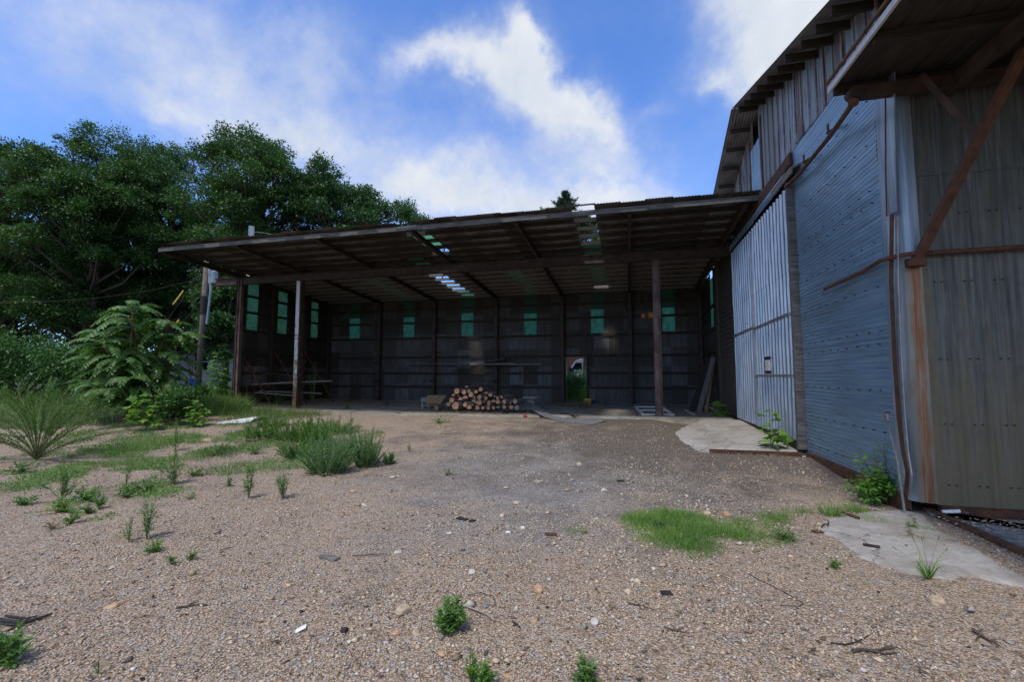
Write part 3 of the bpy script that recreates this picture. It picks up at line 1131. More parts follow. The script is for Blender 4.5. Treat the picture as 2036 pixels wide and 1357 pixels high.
def build_barn():
    rr = random.Random(11)
    DY0, DY1, DZ = 10.12, 15.25, 5.13
    # horizontal ribbed siding on the lower gable wall (ribs run along Y)
    m = MB()
    x = XB
    m.corr((x, YC+.28, -.14), (0, 0, 1), (0, 1, 0), (-1, 0, 0), 1.98, DY0-.12-YC-.28, .066, .0042, 'flute', 16, jit=.0012, dent=.012)
    m.corr((x-.006, YC+.28, 1.80), (0, 0, 1), (0, 1, 0), (-1, 0, 0), 1.98, DY0-.12-YC-.28, .066, .0042, 'flute', 16, jit=.0012, dent=.012)
    m.corr((x-.012, YC+.28, 3.74), (0, 0, 1), (0, 1, 0), (-1, 0, 0), 2.12, DY0-.12-YC-.28, .066, .0042, 'flute', 16, jit=.0012, dent=.012)
    m.corr((x-.004, DY0-.12, DZ+.25), (0, 0, 1), (0, 1, 0), (-1, 0, 0), .47, 2.3, .066, .0055, 'flute', 2)
    for z in (.02, .55, 1.1, 1.72, 1.9, 2.5, 3.1, 3.66, 3.84, 4.5, 5.1):
        y = YC+.45+rr.uniform(0, .1)
        while y < DY0-.2:
            m.tube([(x-.03, y, z+rr.uniform(-.01, .01)), (x, y, z)], .008, 6, m=1)
            y += rr.uniform(.28, .36)
    m.build('lower_siding', [M['galv_siding'], M['black_rubber']], barn, smooth=False)
    # dark lapped siding beyond the doors, inside the shed
    m = MB()
    z = 0.0
    while z < 5.7:
        m.add([(x-.005, DY1+.05, z+.16), (x-.005, 18.35, z+.16), (x-.03, 18.35, z), (x-.03, DY1+.05, z)], [(0, 1, 2, 3)])
        z += .16
    m.box((x+.0, DY1+.05, 0), (x+.04, 18.35, 5.9))
    m.box((x-.07, 18.12, 0), (x+.05, 18.46, 5.7))
    m.build('far_siding', M['old_siding'], barn)
    # upright boards of the gable
    m = MB()
    y = YC+.02
    while y < YBACK-.1:
        y1 = min(y+.34, YBACK-.05)
        if 12.02 < (y+y1)/2 < 12.95:
            y = y1
            continue
        z0 = 5.80+rr.uniform(-.03, .03)
        zt0, zt1 = zbarn(y)-.04, zbarn(y1)-.04
        o = rr.uniform(0, .008)
        if y < PKY < y1:
            zt0 = zt1 = min(zt0, zt1)
        for a, b, q, t0, t1 in ((y, y1-.05, 0, zt0, zt1), (y1-.05, y1, .022, zt1, zt1)):
            m.add([(x-.02-o-q, a, z0), (x-.02-o-q, b, z0), (x-.02-o-q, b, t1), (x-.02-o-q, a, t0), (x, a, z0), (x, b, z0), (x, b, t1), (x, a, t0)],
                  [(3, 2, 1, 0), (0, 1, 5, 4), (0, 4, 7, 3), (1, 2, 6, 5)])
        y = y1
    m.build('gable_siding', M['gable_boards'], barn)
    # loft opening with its pale metal shutter, dark gap left above
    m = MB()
    m.box((x+.25, 11.95, 5.8), (x+.3, 13.0, 7.75))  # black sheet standing in for the darkness inside the loft
    m.build('loft_dark_sheet', M['ink'], barn)
    m = MB()
    m.corr((x-.03, 12.05, 5.62), (0, 1, 0), (0, 0, 1), (-1, 0, 0), .9, 1.62, .3, .012, 'rib')
    m.build('loft_shutter', M['galv_siding'], barn)
    m = MB()
    m.box((x-.05, 11.94, 5.6), (x, 12.03, 7.7))
    m.box((x-.05, 12.96, 5.6), (x, 13.03, 7.5))
    m.build('loft_frame', M['rust'], barn)
    # rusty header board and grey flashing over the doors
    m = MB()
    m.box((x-.07, DY0-.1, 5.55), (x-.03, 15.2, 5.79))
    m.build('header_board', M['rust'], barn)
    m = MB()
    for a, b, z0 in ((10.35, 12.4, 5.2), (12.38, 15.3, 5.17)):
        m.add([(x-.045, a, z0+.36), (x-.045, b, z0+.36), (x-.17, b, z0+.13), (x-.17, a, z0+.13), (x-.17, b, z0-.02), (x-.17, a, z0-.02), (x, a, z0+.36), (x, b, z0+.36)],
              [(0, 1, 2, 3), (3, 2, 4, 5), (0, 6, 7, 1)])
    m.build('door_flashing', M['galv_siding'], barn)
    # small board hood where the track meets the doors
    m = MB()
    m.bar((x-.05, 9.6, 5.36), (x-.05, 10.9, 5.36), .3, .035, (-.5, 0, 1))
    m.bar((x-.17, 9.62, 5.27), (x-.17, 10.9, 5.27), .03, .14)
    m.build('track_hood', M['grey_wood'], barn)
    # sliding doors: two ribbed leaves
    for a, b, low in ((DY0, 12.84, True), (12.88, DY1, False)):
        m = MB()
        xd = x-.10-(0 if low else .0)
        m.corr((xd, a, .03), (0, 1, 0), (0, 0, 1), (-1, 0, 0), b-a, 3.42, .232, .034, 'flute', 8, dent=.012)
        m.corr((xd-.006, a, 3.40), (0, 1, 0), (0, 0, 1), (-1, 0, 0), b-a, DZ-3.42, .232, .034, 'flute', 5, dent=.012)
        m.box((xd+.022, a, .03), (xd+.04, b, DZ-.02))
        d = m.build('sliding_door', M['door_metal'], barn)
        f = MB()
        f.bar((xd-.055, a+.03, 2.54), (xd-.055, b-.02, 2.50), .04, .05)
        if low:
            f.bar((xd-.055, a+.03, 1.30), (xd-.055, b-.02, 1.30), .04, .05)
            f.bar((xd-.05, b-.02, .03), (xd-.05, b-.02, 5.0), .05, .03, (0, 1, 0))
        f.build('rail', M['aluminium'], d)
    # door jamb of rough wood, sill under the doors
    m = MB()
    m.box((x-.15, DY0-.11, -.12), (x+.02, DY0-.02, 5.18))
    m.build('door_jamb', M['eave_wood'], barn)
    m = MB()
    m.box((x-.12, DY0, -.3), (x+.05, DY1, .02))
    m.build('door_sill', M['dark_wood'], barn)
    # rusty steel sill below the siding
    m = MB()
    m.box((x-.035, YC+.15, -.62), (x+.06, DY0-.13, -.15))
    m.box((XB+.3, YC+.03, -.62), (9.0, YC+.1, -.23))
    m.build('steel_sill', M['rust'], barn)
    # rounded corner and end wall (facing the yard's front)
    m = MB()
    cx, cy, r = XB+.26, YC+.28, .27
    prof = []
    for k in range(9):
        t = math.pi+(math.pi/2)*k/8
        prof.append((cx+r*math.cos(t), cy+r*math.sin(t)))
    vs, fs = [], []
    for k, (a, b) in enumerate(prof):
        vs += [(a, b, -.23), (a, b, 2.55), (a, b, 5.0)]
    for k in range(8):
        fs += [(3*k, 3*k+3, 3*k+4, 3*k+1), (3*k+1, 3*k+4, 3*k+5, 3*k+2)]
    m.add(vs, fs)
    m.build('corner_sheet', M['galv_corner'], barn, smooth=True)
    m = MB()
    m.corr((cx, YC+.012, -.24), (1, 0, 0), (0, 0, 1), (0, -1, 0), 6.0, 4.1, .30, .022, 'rib', 1)
    m.corr((cx, YC+.002, 3.80), (1, 0, 0), (0, 0, 1), (0, -1, 0), 6.0, 2.2, .30, .022, 'rib', 1)
    for z in (.0, .72, 1.5, 2.45, 3.3):
        xx = cx+.12
        while xx < 6.5:
            for q in (0, .075):
                m.tube([(xx+q, YC-.004, z), (xx+q, YC+.012, z)], .008, 6, m=1)
            xx += .30
    m.build('end_siding', [M['galv_end'], M['black_rubber']], barn)
    # corner flashing, bent and rusty near the foot
    m = MB()
    P = [(1770, 150), (1771, 330), (1773, 425), (1772, 560), (1778, 700), (1786, 820), (1796, 900), (1805, 940), (1801, 985)]
    pts = [atx(px, py, XB-.03) for px, py in P]
    for i, (p, q) in enumerate(zip(pts[:-1], pts[1:])):
        m.bar(p, q, .012, .075 if i > 1 else .2, (0, 1, 0), m=0 if i > 1 else 1)
        if i <= 1:
            m.bar(p+Vector((-.008, .1, 0)), q+Vector((-.008, .1, 0)), .01, .016, (0, 1, 0))
    m.build('corner_flashing', [M['rust'], M['galv_corner']], barn)
    m = MB()
    pts = [atx(px, py, XB-.02) for px, py in [(1783, 430), (1784, 560), (1790, 700), (1797, 820), (1804, 900), (1811, 945), (1808, 985)]]
    for p, q in zip(pts[:-1], pts[1:]):
        m.bar(p, q, .014, .05, (0, 1, 0))
    m.build('corner_trim', M['galv_sheet'], barn)
    # track pipe, beam at the corner
    m = MB()
    B0 = aty(1700, 186, 6.45)
    m.tube([aty(1697, 204, 6.45), atx(1645, 277, XB-.17), atx(1590, 345, XB-.15), atx(1562, 372, XB-.14)], .035, 8)
    m.tube([aty(1697, 198, 6.5), aty(1697, 204, 6.42)], .06, 10)
    for px, py in ((1606, 318), (1655, 258)):
        p = atx(px, py, XB-.1)
        m.bar(p+Vector((.1, 0, .05)), p+Vector((-.08, 0, -.05)), .02, .05)
        m.bar(p+Vector((-.06, 0, .1)), p+Vector((-.06, 0, -.06)), .02, .05, (0, 1, 0))
    m.build('door_track', M['pipe_rust'], barn)
    m = MB()
    m.bar(B0, (7.5, 6.45, B0.z-.05), .12, .15)
    m.tube([B0+Vector((-.02, -.07, 0)), B0+Vector((-.02, .07, 0))], .075, 12)
    m.build('corner_beam', M['dark_steel'], barn)
    # handrail-like loose pipe across the corner
    m = MB()
    yq = YC-.09
    a = aty(1790, 508, yq)
    e = Vector((8.0, yq, a.z+.05))
    end = atx(1640, 575, a.x-.1)
    pts = [end, end.lerp(a, .6)+Vector((-.02, 0, 0)), a+Vector((-.10, .24, 0)), a+Vector((-.03, .06, .0)), a+Vector((.09, 0, .01)), e]
    m.tube(pts, .028, 10, cap=False)
    m.tube([end+Vector((0, .0, 0)), end+Vector((0, -.03, 0))], .02, 8)
    m.build('loose_pipe', M['pipe_rust'], barn, smooth=True)
    # roof: two corrugated slopes over the gable, overhanging toward the yard
    XO = 2.7
    for nm, ya, yb in (('roof', 5.6, PKY), ('roof', YBACK+.5, PKY)):
        m = MB()
        za, zb = zbarn(ya), PKZ
        d = Vector((0, yb-ya, zb-za))
        nrm = Vector((0, -d.z, d.y))
        if nrm.z < 0:
            nrm = -nrm
        u = Vector((1, 0, 0))
        m.corr((XO, ya, za+.01), u, d.normalized(), nrm.normalized(), 14, d.length, .078, .018, nv=6, jit=.006)
        m.build(nm, M['roof_sheet'], barn, smooth=True)
    # purlin ends under the overhang
    ys = [6.2+.59*k for k in range(11)]+[12.95, 13.54, 14.18, 14.85, 15.5, 16.2, 17.0]
    for y in ys:
        m = MB()
        h = .13 if y < PKY else .1
        m.bar((XO+.05+rr.uniform(0, .06), y, zbarn(y)-.03-h/2), (XB+.5, y, zbarn(y)-.03-h/2), .05, h)
        m.build('purlin', M['dark_wood'], barn)
    # canopy off the end wall
    m = MB()
    cxl, zc = 2.62, 5.02
    m.corr((cxl, YC-.04, zc+.06), (1, 0, 0), Vector((0, -1, -.035)).normalized(), (0, 0, 1), 7.0, 6.2, .3, .02, 'rib')
    can = m.build('canopy_roof', M['canopy_sheet'], barn)
    for k, y in enumerate((6.56, 5.55, 4.3, 3.0, 1.7)):
        m = MB()
        zz = zc-.035*(YC-y)
        m.bar((cxl+.04, y, zz-.01), (9.6, y, zz-.01), .06, .12)
        m.build('canopy_purlin', M['dark_wood'], barn)
    for xx in (3.9, 6.4):
        m = MB()
        m.bar((xx, YC-.05, zc-.16), (xx, .6, zc-.16-.035*6), .09, .18)
        m.build('canopy_rafter', M['dark_steel'], barn)
    m = MB()
    m.bar((cxl, YC-.06, zc+.02), (cxl, .5, zc+.02-.035*6.1), .03, .075)
    m.build('canopy_fascia', M['pole_white'], barn)
    m = MB()
    m.bar((cxl-.03, YC-.08, zc+.10), (cxl-.03, .5, zc+.10-.035*6.1), .03, .03)
    m.build('fascia_edge', M['rust'], barn)
    # diagonal brace and its bracket
    m = MB()
    b0 = aty(1820, 522, YC-.06)
    b1 = atz(2036, 100, 4.72)
    m.bar(b0, b1+(b1-b0)*.08, .085, .085, (1, 0, 0))
    m.box((b0.x-.09, YC-.12, b0.z-.05), (b0.x+.09, YC-.015, b0.z+.05))
    m.build('diagonal_brace', M['pipe_rust'], barn)
    m = MB()
    t = .62
    m.bar(aty(1832, 148, YC-.25), b0.lerp(b1, t), .03, .07)
    m.build('short_brace', M['dark_steel'], barn)
    # front steel wall face inside the gable so no light leaks, back walls
    m = MB()
    m.box((XB+.06, YC+.3, -.2), (XB+.1, DY0-.1, 5.8))
    m.box((XB+.06, DY0-.1, 5.2), (XB+.1, DY1+.1, 5.8))
    m.add([(XB+.35, YC, 5.5), (XB+.35, YBACK, 5.5), (XB+.35, YBACK, zbarn(YBACK)-.08), (XB+.35, PKY, PKZ-.08), (XB+.35, YC, zbarn(YC)-.08)], [(0, 1, 2, 3, 4)])
    m.box((XB+.1, YBACK-.05, 0), (15.9, YBACK, 5.75))
    m.box((15.9, YC, 0), (15.95, YBACK, 5.75))
    m.build('wall_frame', M['dark_wood'], barn)


build_barn()

# ------------------------------------------------------------------ trees and plants
def tube_np(mb, pts, r0, r1, n=7):
    k = len(pts)
    mb.tube(pts, [r0+(r1-r0)*i/(k-1) for i in range(k)], n)


def broad_tree(label, base, H, rad, z0, seed, mat='oak_leaf', nblob=22, per=900, leaf=.2, lean=(0, 0), group='oak trees behind the shed', squash=1.0, name='oak_tree', cat_='tree', br=1.0):
    rng = np.random.default_rng(seed)
    base = Vector(base)
    t = thing(name, label, cat_, base, group)
    # crown blobs fill an egg-shaped volume, each blob a limb's foliage
    blobs = []
    tries = 0
    while len(blobs) < nblob and tries < 4000:
        tries += 1
        u = rng.uniform(-1, 1, 3)
        rr = np.linalg.norm(u)
        if rr > 1 or rr < .25:
            continue
        zc = z0+(H-z0)*(.5+.5*u[2])
        br_ = rng.uniform(.12, .27)*rad*br*1.25
        w = rad*(1-.25*max(0, u[2]))
        p = np.array([base.x+u[0]*w+lean[0]*(zc/H), base.y+u[1]*w*squash+lean[1]*(zc/H), min(base.z+zc, base.z+H-br_*.8)])
        if all(np.linalg.norm(p-q[0]) > .40*(br_+q[1]) for q in blobs):
            blobs.append((p, br_))
    mb = MB()
    top = Vector((base.x+lean[0]*.6, base.y+lean[1]*.6, base.z+H*.72))
    tr = [base+Vector((0, 0, -.3)), base.lerp(top, .3)+Vector((rng.normal()*.12, rng.normal()*.12, 0)), base.lerp(top, .6)+Vector((rng.normal()*.2, rng.normal()*.2, 0)), top]
    tr0 = .022*H
    tube_np(mb, tr, tr0, tr0*.3, 9)
    for p, b in blobs:
        f = min(.9, max(.18, (p[2]-base.z-b*1.2)/(H*.85)))
        s = base.lerp(top, f)
        e = Vector(p)
        mid = s.lerp(e, .5)+Vector((rng.normal()*.2, rng.normal()*.2, -.25))
        tube_np(mb, [s, mid, e], tr0*.33, .03, 6)
        for _ in range(4):
            q = e+Vector(rng.normal(size=3))*b*.5
            tube_np(mb, [mid.lerp(e, .6), q], .035, .012, 4)
    mb.build('trunk', M['bark'], t, smooth=True)
    parts = []
    for p, b in blobs:
        nc = max(6, int(per/45))
        dirs = nrmz(rng.normal(size=(nc, 3)))
        dirs[:, 2] = np.where(dirs[:, 2] < -.35, -dirs[:, 2], dirs[:, 2])
        cr = b*rng.uniform(.5, 1.28, nc)
        cc = p+dirs*cr[:, None]*np.array([1, 1, .8])
        n = int(per*rng.uniform(.8, 1.2)*(b/(rad*.25)) ** 2)
        idx = rng.integers(0, nc, n)
        off = rng.normal(size=(n, 3))*np.array([.34, .34, .24])*max(.4, b*.5)
        P = cc[idx]+off
        out = nrmz(P-p+np.array([0, 0, .2]))
        D = out*.6+rng.normal(size=(n, 3))*.55+np.array([0, 0, -.25])
        N = np.array([0, 0, 1.])+out*.4+rng.normal(size=(n, 3))*.5
        L = leaf*rng.uniform(.7, 1.3, n)
        parts.append(leaves(KITE, P, D, N, L, L*.55))
    v, f = cat(parts)
    np_mesh('crown', v, f, M[mat], t)
    return t


def conifer(label, base, H, rad, seed):
    rng = np.random.default_rng(seed)
    base = Vector(base)
    t = thing('pine_tree', label, 'tree', base)
    mb = MB()
    tube_np(mb, [base, base+Vector((0, 0, H))], .18, .015, 7)
    parts = []
    z = H*.25
    while z < H-.05:
        f = 1-(z-H*.25)/(H*.75)
        for k in range(7):
            a = rng.uniform(0, 2*math.pi)
            ln = min(rad, .12+.85*(H-z))*rng.uniform(.5, 1.1)
            s = np.array([base.x, base.y, base.z+z])
            d = np.array([math.cos(a), math.sin(a), rng.uniform(.0, .45)])
            e = s+d*ln
            mb.tube([s, e], [.03, .008], 4)
            n = int(40+110*ln)
            tt = rng.uniform(.15, 1.03, n)
            P = s+d*ln*tt[:, None]+rng.normal(size=(n, 3))*.035
            D = d[None]*.7+rng.normal(size=(n, 3))*.7
            parts.append(leaves(KITE, P, D, rng.normal(size=(n, 3))+np.array([0, 0, 1]), rng.uniform(.12, .24, n), rng.uniform(.03, .05, n)))
        z += rng.uniform(.16, .30)
    mb.build('trunk', M['bark'], t)
    v, f = cat(parts)
    np_mesh('crown', v, f, M['conifer_leaf'], t)


def tree_at(label, px, dep, top, halfw, low, seed, **kw):
    """a tree standing on the ground in the direction of a photo column, at a distance"""
    p = atd(px, 747, dep)
    mp = dep/FPX
    H = (747-top)*mp+EYE
    broad_tree(label, (p.x, p.y, 0.0), H, halfw*mp, (747-low)*mp+EYE, seed, **kw)


tree_at('tall leafy oak at the far left edge of the wood, its crown darkest', -10, 31, 262, 120, 690, 21, nblob=52, per=1900, leaf=.16)
tree_at('tall leafy oak with a broad rounded top above the fern-leaved shrub', 165, 30, 248, 135, 680, 22, nblob=64, per=1950, leaf=.16)
tree_at('leafy oak filling the dip between the two highest crowns', 322, 34, 270, 118, 690, 23, mat='oak_leaf_b', nblob=52, per=1850, leaf=.16)
tree_at('highest oak of the wood, with its rounded top behind the white pole', 500, 31, 252, 135, 640, 24, nblob=64, per=1950, leaf=.16)
tree_at('oak with open grey limbs just right of the highest crown', 655, 32, 312, 120, 620, 25, mat='oak_leaf_b', nblob=48, per=1850, leaf=.16)
tree_at('smaller oak whose crown slopes down to the shed roof', 765, 34, 378, 95, 620, 26, mat='oak_leaf_b', nblob=34, per=1500, leaf=.16)
tree_at('dark oak filling the wood between the two broad rounded crowns', 262, 38, 255, 125, 690, 35, nblob=54, per=1700, leaf=.17)
tree_at('low oak at the right end of the wood, barely above the shed roof', 845, 37, 424, 62, 600, 27, mat='oak_leaf_b', nblob=18, per=600)
tree_at('low pale leafed tree in front of the house beside the utility pole', 445, 27, 556, 66, 715, 28, mat='oak_leaf_b', nblob=26, per=800, leaf=.2, br=1.1, name='maple_tree', group=None)
tree_at('dense low tree in deep shade behind the fern-leaved shrub', 235, 36, 480, 170, 745, 29, nblob=44, per=900, leaf=.24)
tree_at('dense low tree in deep shade behind the house and the white pole', 480, 52, 560, 190, 745, 34, nblob=40, per=900, leaf=.3)
tree_at('dense low tree in deep shade at the left edge', 20, 36, 480, 170, 745, 30, nblob=44, per=900, leaf=.24)
tree_at('bushy tree behind the shed, seen through the hole in its roof', 1165, 31, 425, 75, 680, 31, nblob=30, per=800, name='young_oak_tree', group=None)
p = atd(1127, 747, 31)
conifer('dark pointed pine rising behind the middle of the shed roof', (p.x, p.y, 0), (747-372)*31/FPX+EYE, 2.6, 33)


def bush(name, label, cat_, base, w, h, seed, mat, n, leaf, tpl=KITE, ratio=.5, group=None, stems=7, nb=9):
    rng = np.random.default_rng(seed)
    base = Vector(base)
    t = thing(name, label, cat_, base, group)
    mb = MB()
    parts = []
    for k in range(nb):
        a, q = rng.uniform(0, 2*math.pi), math.sqrt(rng.uniform(0, 1))
        e = np.array([base.x+w*.38*q*math.cos(a), base.y+w*.38*q*math.sin(a), base.z+h*rng.uniform(.3, .82)])
        b = w*.2
        m_ = n//nb
        b *= rng.uniform(.75, 1.25)
        d = nrmz(rng.normal(size=(m_, 3)))
        P = e+d*b*rng.uniform(.3, 1.1, (m_, 1))*np.array([1, 1, min(1.3, h/w)])
        P[:, 2] = np.maximum(P[:, 2], base.z+.02)
        D = d*.8+rng.normal(size=(m_, 3))*.5+np.array([0, 0, -.15])
        N = np.array([0, 0, 1.])+d*.5+rng.normal(size=(m_, 3))*.35
        L = leaf*rng.uniform(.65, 1.3, m_)
        parts.append(leaves(tpl, P, D, N, L, L*ratio))
        if k < stems:
            mb.tube([base, base.lerp(Vector(e), .6)+Vector((0, 0, .05*h)), Vector(e)], [.012*h+.003, .008*h+.002, .004], 5)
    mb.build('stems', M['stem_brown'], t)
    v, f = cat(parts)
    np_mesh('foliage', v, f, M[mat], t)
    return t


def upright(x): return Vector((x.x, x.y, x.z))


# undergrowth along the wood's edge
for px, py, w, h, lab, sd in ((40, 790, 200, 150, 'dense dark green thicket bush at the left edge below the oaks', 41),
                              (150, 785, 160, 125, 'dark green thicket bush between the left edge and the fern-leaved shrub', 42),
                              (-70, 800, 170, 160, 'tall thicket bush cut by the left edge of the picture', 43),
                              (222, 770, 120, 110, 'shaded thicket bush close behind the fern-leaved shrub', 44)):
    p = atd(px, 747, 20.5)
    s = 20.5/FPX
    bush('thicket_bush', lab, 'bush', (p.x, p.y, gz(p.x, p.y)), w*s, h*s, sd, 'bush_leaf', 5200, .17, ratio=.5, group='thicket bushes along the wood', nb=16)


def frond_set(t, spec, rng, mat, nl=13, part='fronds'):
    """pinnate fronds: spec = (start, direction, length)"""
    mb = MB()
    P, D, N, L = [], [], [], []
    for s, d, ln in spec:
        s, d = np.array(s), nrmz(np.array(d))
        hd = np.array([d[0], d[1], 0.0])
        hd = nrmz(hd+1e-6)
        droop = rng.uniform(.75, 1.25)
        pts = []
        for i in range(7):
            f = i/6
            pts.append(s+d*ln*f+np.array([0, 0, -1.])*droop*ln*f*f*.75)
        pts = np.array(pts)
        mb.tube(pts, [.007*(1-.8*i/6)+.0015 for i in range(7)], 4)
        for k in range(nl*2+1):
            f = .16+.84*(k//2)/(nl)
            q = f*6
            i = min(5, int(q))
            p = pts[i]*(1-(q-i))+pts[i+1]*(q-i)
            tg = nrmz(pts[min(6, i+1)]-pts[i])
            sd = nrmz(np.cross(tg, np.array([0, 0, 1.])))
            sg = 1 if k % 2 else -1
            dirn = sd*sg*.95+tg*.38+np.array([0, 0, -.42])+rng.normal(size=3)*.09
            if k == nl*2:
                dirn = tg
            P.append(p)
            D.append(dirn)
            N.append(np.array([0, 0, .9])+hd*.5+np.array([0, -.3, 0])+rng.normal(size=3)*.15)
            L.append(ln*.20*(1-.45*abs(f-.45)/.55)*rng.uniform(.85, 1.12))
    L = np.array(L)
    v, f = leaves(OVAL, np.array(P), np.array(D), np.array(N), L, L*.46)
    mb.build('leaf_stalks', M['stem_brown'], t)
    np_mesh(part, v, f, M[mat], t)


def ailanthus():
    rng = np.random.default_rng(5)
    base = GZ(288, 836)
    base = Vector((base.x, base.y, gz(base.x, base.y)))
    s = mpp(base)
    t = thing('sumac_shrub', 'large shrub with long drooping fern-like leaves beside the shed', 'shrub', base)
    mb = MB()
    spec = []
    for px, top, dy in ((228, 640, .5), (262, 622, 0), (300, 618, -.5), (314, 640, .3), (278, 690, -1.0), (240, 716, -.8), (302, 715, -.7), (265, 770, -1.1), (205, 700, .3), (322, 668, .6), (215, 765, -.4), (300, 775, -1.2), (312, 755, -.9), (248, 668, -.6)):
        tp = Vector(atd(px, top, base.y/ray(px, 747)[1]*1.0))
        tp.y += dy
        bs = base+Vector((rng.uniform(-.3, .3), rng.uniform(-.3, .3), 0))
        mid = bs.lerp(tp, .5)+Vector((-(tp.x-bs.x)*.15, 0, .15))
        mb.tube([bs, mid, tp], [.035, .024, .012], 6)
        hgt = tp.z-base.z
        for k in range(25):
            f = rng.uniform(.38, 1.0) if k > 7 else rng.uniform(.93, 1.0)
            p = bs.lerp(mid, f*2) if f < .5 else mid.lerp(tp, f*2-1)
            a = k*2.4+rng.uniform(-.4, .4)
            el = .85 if f > .93 else .5
            spec.append((p, (math.cos(a), math.sin(a)*.9-.12, el+rng.uniform(-.15, .2)), rng.uniform(.8, 1.25)*(1.0 if hgt > 2 else .8)))
    mb.build('stems', M['stem_brown'], t, smooth=True)
    frond_set(t, spec, rng, 'sumac_leaf')


ailanthus()


def sapling(name, label, px, py, h, w, seed, mat, n=40, leaf=.12, tpl=LOBE, ratio=.8, ns=3, pos=None):
    """broad leaved young tree on one or a few stems; h, w in photo pixels"""
    rng = np.random.default_rng(seed)
    base = pos or GZ(px, py)
    s = mpp(base)
    h, w = h*s, w*s
    t = thing(name, label, 'sapling', base)
    mb = MB()
    P, D = [], []
    for k in range(ns):
        a = rng.uniform(0, 6.28)
        tp = base+Vector((math.cos(a)*w*.28*(k > 0), math.sin(a)*w*.28*(k > 0), h*(1 if k == 0 else rng.uniform(.55, .9))))
        mb.tube([base, base.lerp(tp, .5)+Vector((rng.normal()*.02, rng.normal()*.02, 0)), tp], [.012, .009, .004], 5)
        m_ = n//ns
        for i in range(m_):
            f = .12+.88*(i+.5)/m_
            p = base.lerp(tp, f)
            b = i*2.4+rng.uniform(-.3, .3)
            ln = w*.42*(1.15-f*.85)*rng.uniform(.4, 1.)
            d = Vector((math.cos(b), math.sin(b), .35))
            e = p+d*ln
            mb.tube([p, e], [.004, .002], 4)
            P.append(e)
            D.append((math.cos(b), math.sin(b), -.15+rng.normal()*.2))
            if rng.uniform() < .6:
                P.append(p+d*ln*.5)
                D.append((math.cos(b+.9), math.sin(b+.9), -.1))
    n_ = len(P)
    N = np.array([0, 0, 1.])+rng.normal(size=(n_, 3))*.35+np.array([0, -.35, 0])
    L = leaf*rng.uniform(.6, 1.25, n_)
    v, f = leaves(tpl, np.array(P), np.array(D), N, L, L*ratio)
    mb.build('stem', M['stem_green'], t)
    np_mesh('foliage', v, f, M[mat], t)
    return t


sapling('plane_sapling', 'bright green broad-leaved sapling at the corner of the white sliding door', 1534, 902, 74, 46, 51, 'bright_leaf', 24, .21, ns=2)
sapling('plane_sapling', 'small bright green sapling where the shed floor meets the barn wall', 1431, 832, 28, 20, 52, 'bright_leaf', 12, .26, ns=1)
sapling('plane_sapling', 'small pale green broad-leaved sapling at the foot of the fern-leaved shrub', 293, 856, 56, 56, 53, 'bright_leaf', 54, .2, ns=4)
sapling('plane_sapling', 'small pale green sapling right of the dark leafy bush, near the plastic sheet', 386, 850, 44, 36, 54, 'bright_leaf', 34, .17, ns=3)
q = atd(436, 803, 17.5)
sapling('plane_sapling', 'tall light green sapling between the utility pole and the shed corner', 436, 803, 108, 44, 55, 'sap_leaf', 150, .2, ns=6, pos=Vector((q.x, q.y, gz(q.x, q.y))))
b = GZ(1755, 1003)
bush('elm_seedling', 'green leafy seedling bush at the barn corner beside the bent flashing', 'bush', (b.x-.02, b.y, b.z), .62, .40, 56, 'sap_leaf', 900, .062, OVAL, .62, nb=14)
sapling('elm_shoot', 'slender leafy shoot leaning against the foot of the barn corner flashing', 1765, 1003, 90, 105, 57, 'sap_leaf', 84, .085, OVAL, .5, ns=5)
b = GZ(352, 846)
bush('leafy_bush', 'dark small-leaved bush right of the fern-leaved shrub', 'bush', b, 1.35, 1.15, 58, 'bush_leaf', 2600, .08, OVAL, .6, nb=12)
b = GZ(372, 815)
bush('leafy_bush', 'dark bush behind the small-leaved one, hiding the foot of the house', 'bush', b, 1.2, 1.0, 59, 'bush_leaf', 1500, .12, KITE, .6, nb=10)


# grasses ---------------------------------------------------------------
def grass_stuff(name, label, pts, hmin, hmax, wd, bend, mat, seed, lean=.35, cat_='grass'):
    rng = np.random.default_rng(seed)
    P = np.array(pts)
    n = len(P)
    D = np.array([0, 0, 1.])+rng.normal(size=(n, 3))*np.array([lean, lean, .05])
    v, f = blades(P, D, rng.uniform(hmin, hmax, n), wd*rng.uniform(.6, 1.3, n), rng.uniform(.1, bend, n), rng)
    o = np_mesh(name, v, f, M[mat])
    tag(o, label, cat_, kind='stuff')
    return o


def in_poly(x, y, poly):
    c = False
    j = len(poly)-1
    for i in range(len(poly)):
        if (poly[i][1] > y) != (poly[j][1] > y) and x < (poly[j][0]-poly[i][0])*(y-poly[i][1])/(poly[j][1]-poly[i][1])+poly[i][0]:
            c = not c
        j = i
    return c


def scatter(poly, n, seed, fall=None):
    rng = random.Random(seed)
    xs, ys = [p[0] for p in poly], [p[1] for p in poly]
    out = []
    while len(out) < n:
        x, y = rng.uniform(min(xs), max(xs)), rng.uniform(min(ys), max(ys))
        if in_poly(x, y, poly) and (fall is None or rng.random() < fall(x, y)):
            out.append((x, y, gz(x, y)-.004))
    return out


def npoly(pxs): return [(p.x, p.y) for p in (GZ(*q) for q in pxs)]


def patchy(sc, lo, hi, seed=0):
    def f(x, y):
        return sstep(lo, hi, .5+.5*mnoise.noise(Vector((x*sc+seed, y*sc, 1.7+seed)))+.25*mnoise.noise(Vector((x*sc*3.1, y*sc*3.1, seed))))
    return f


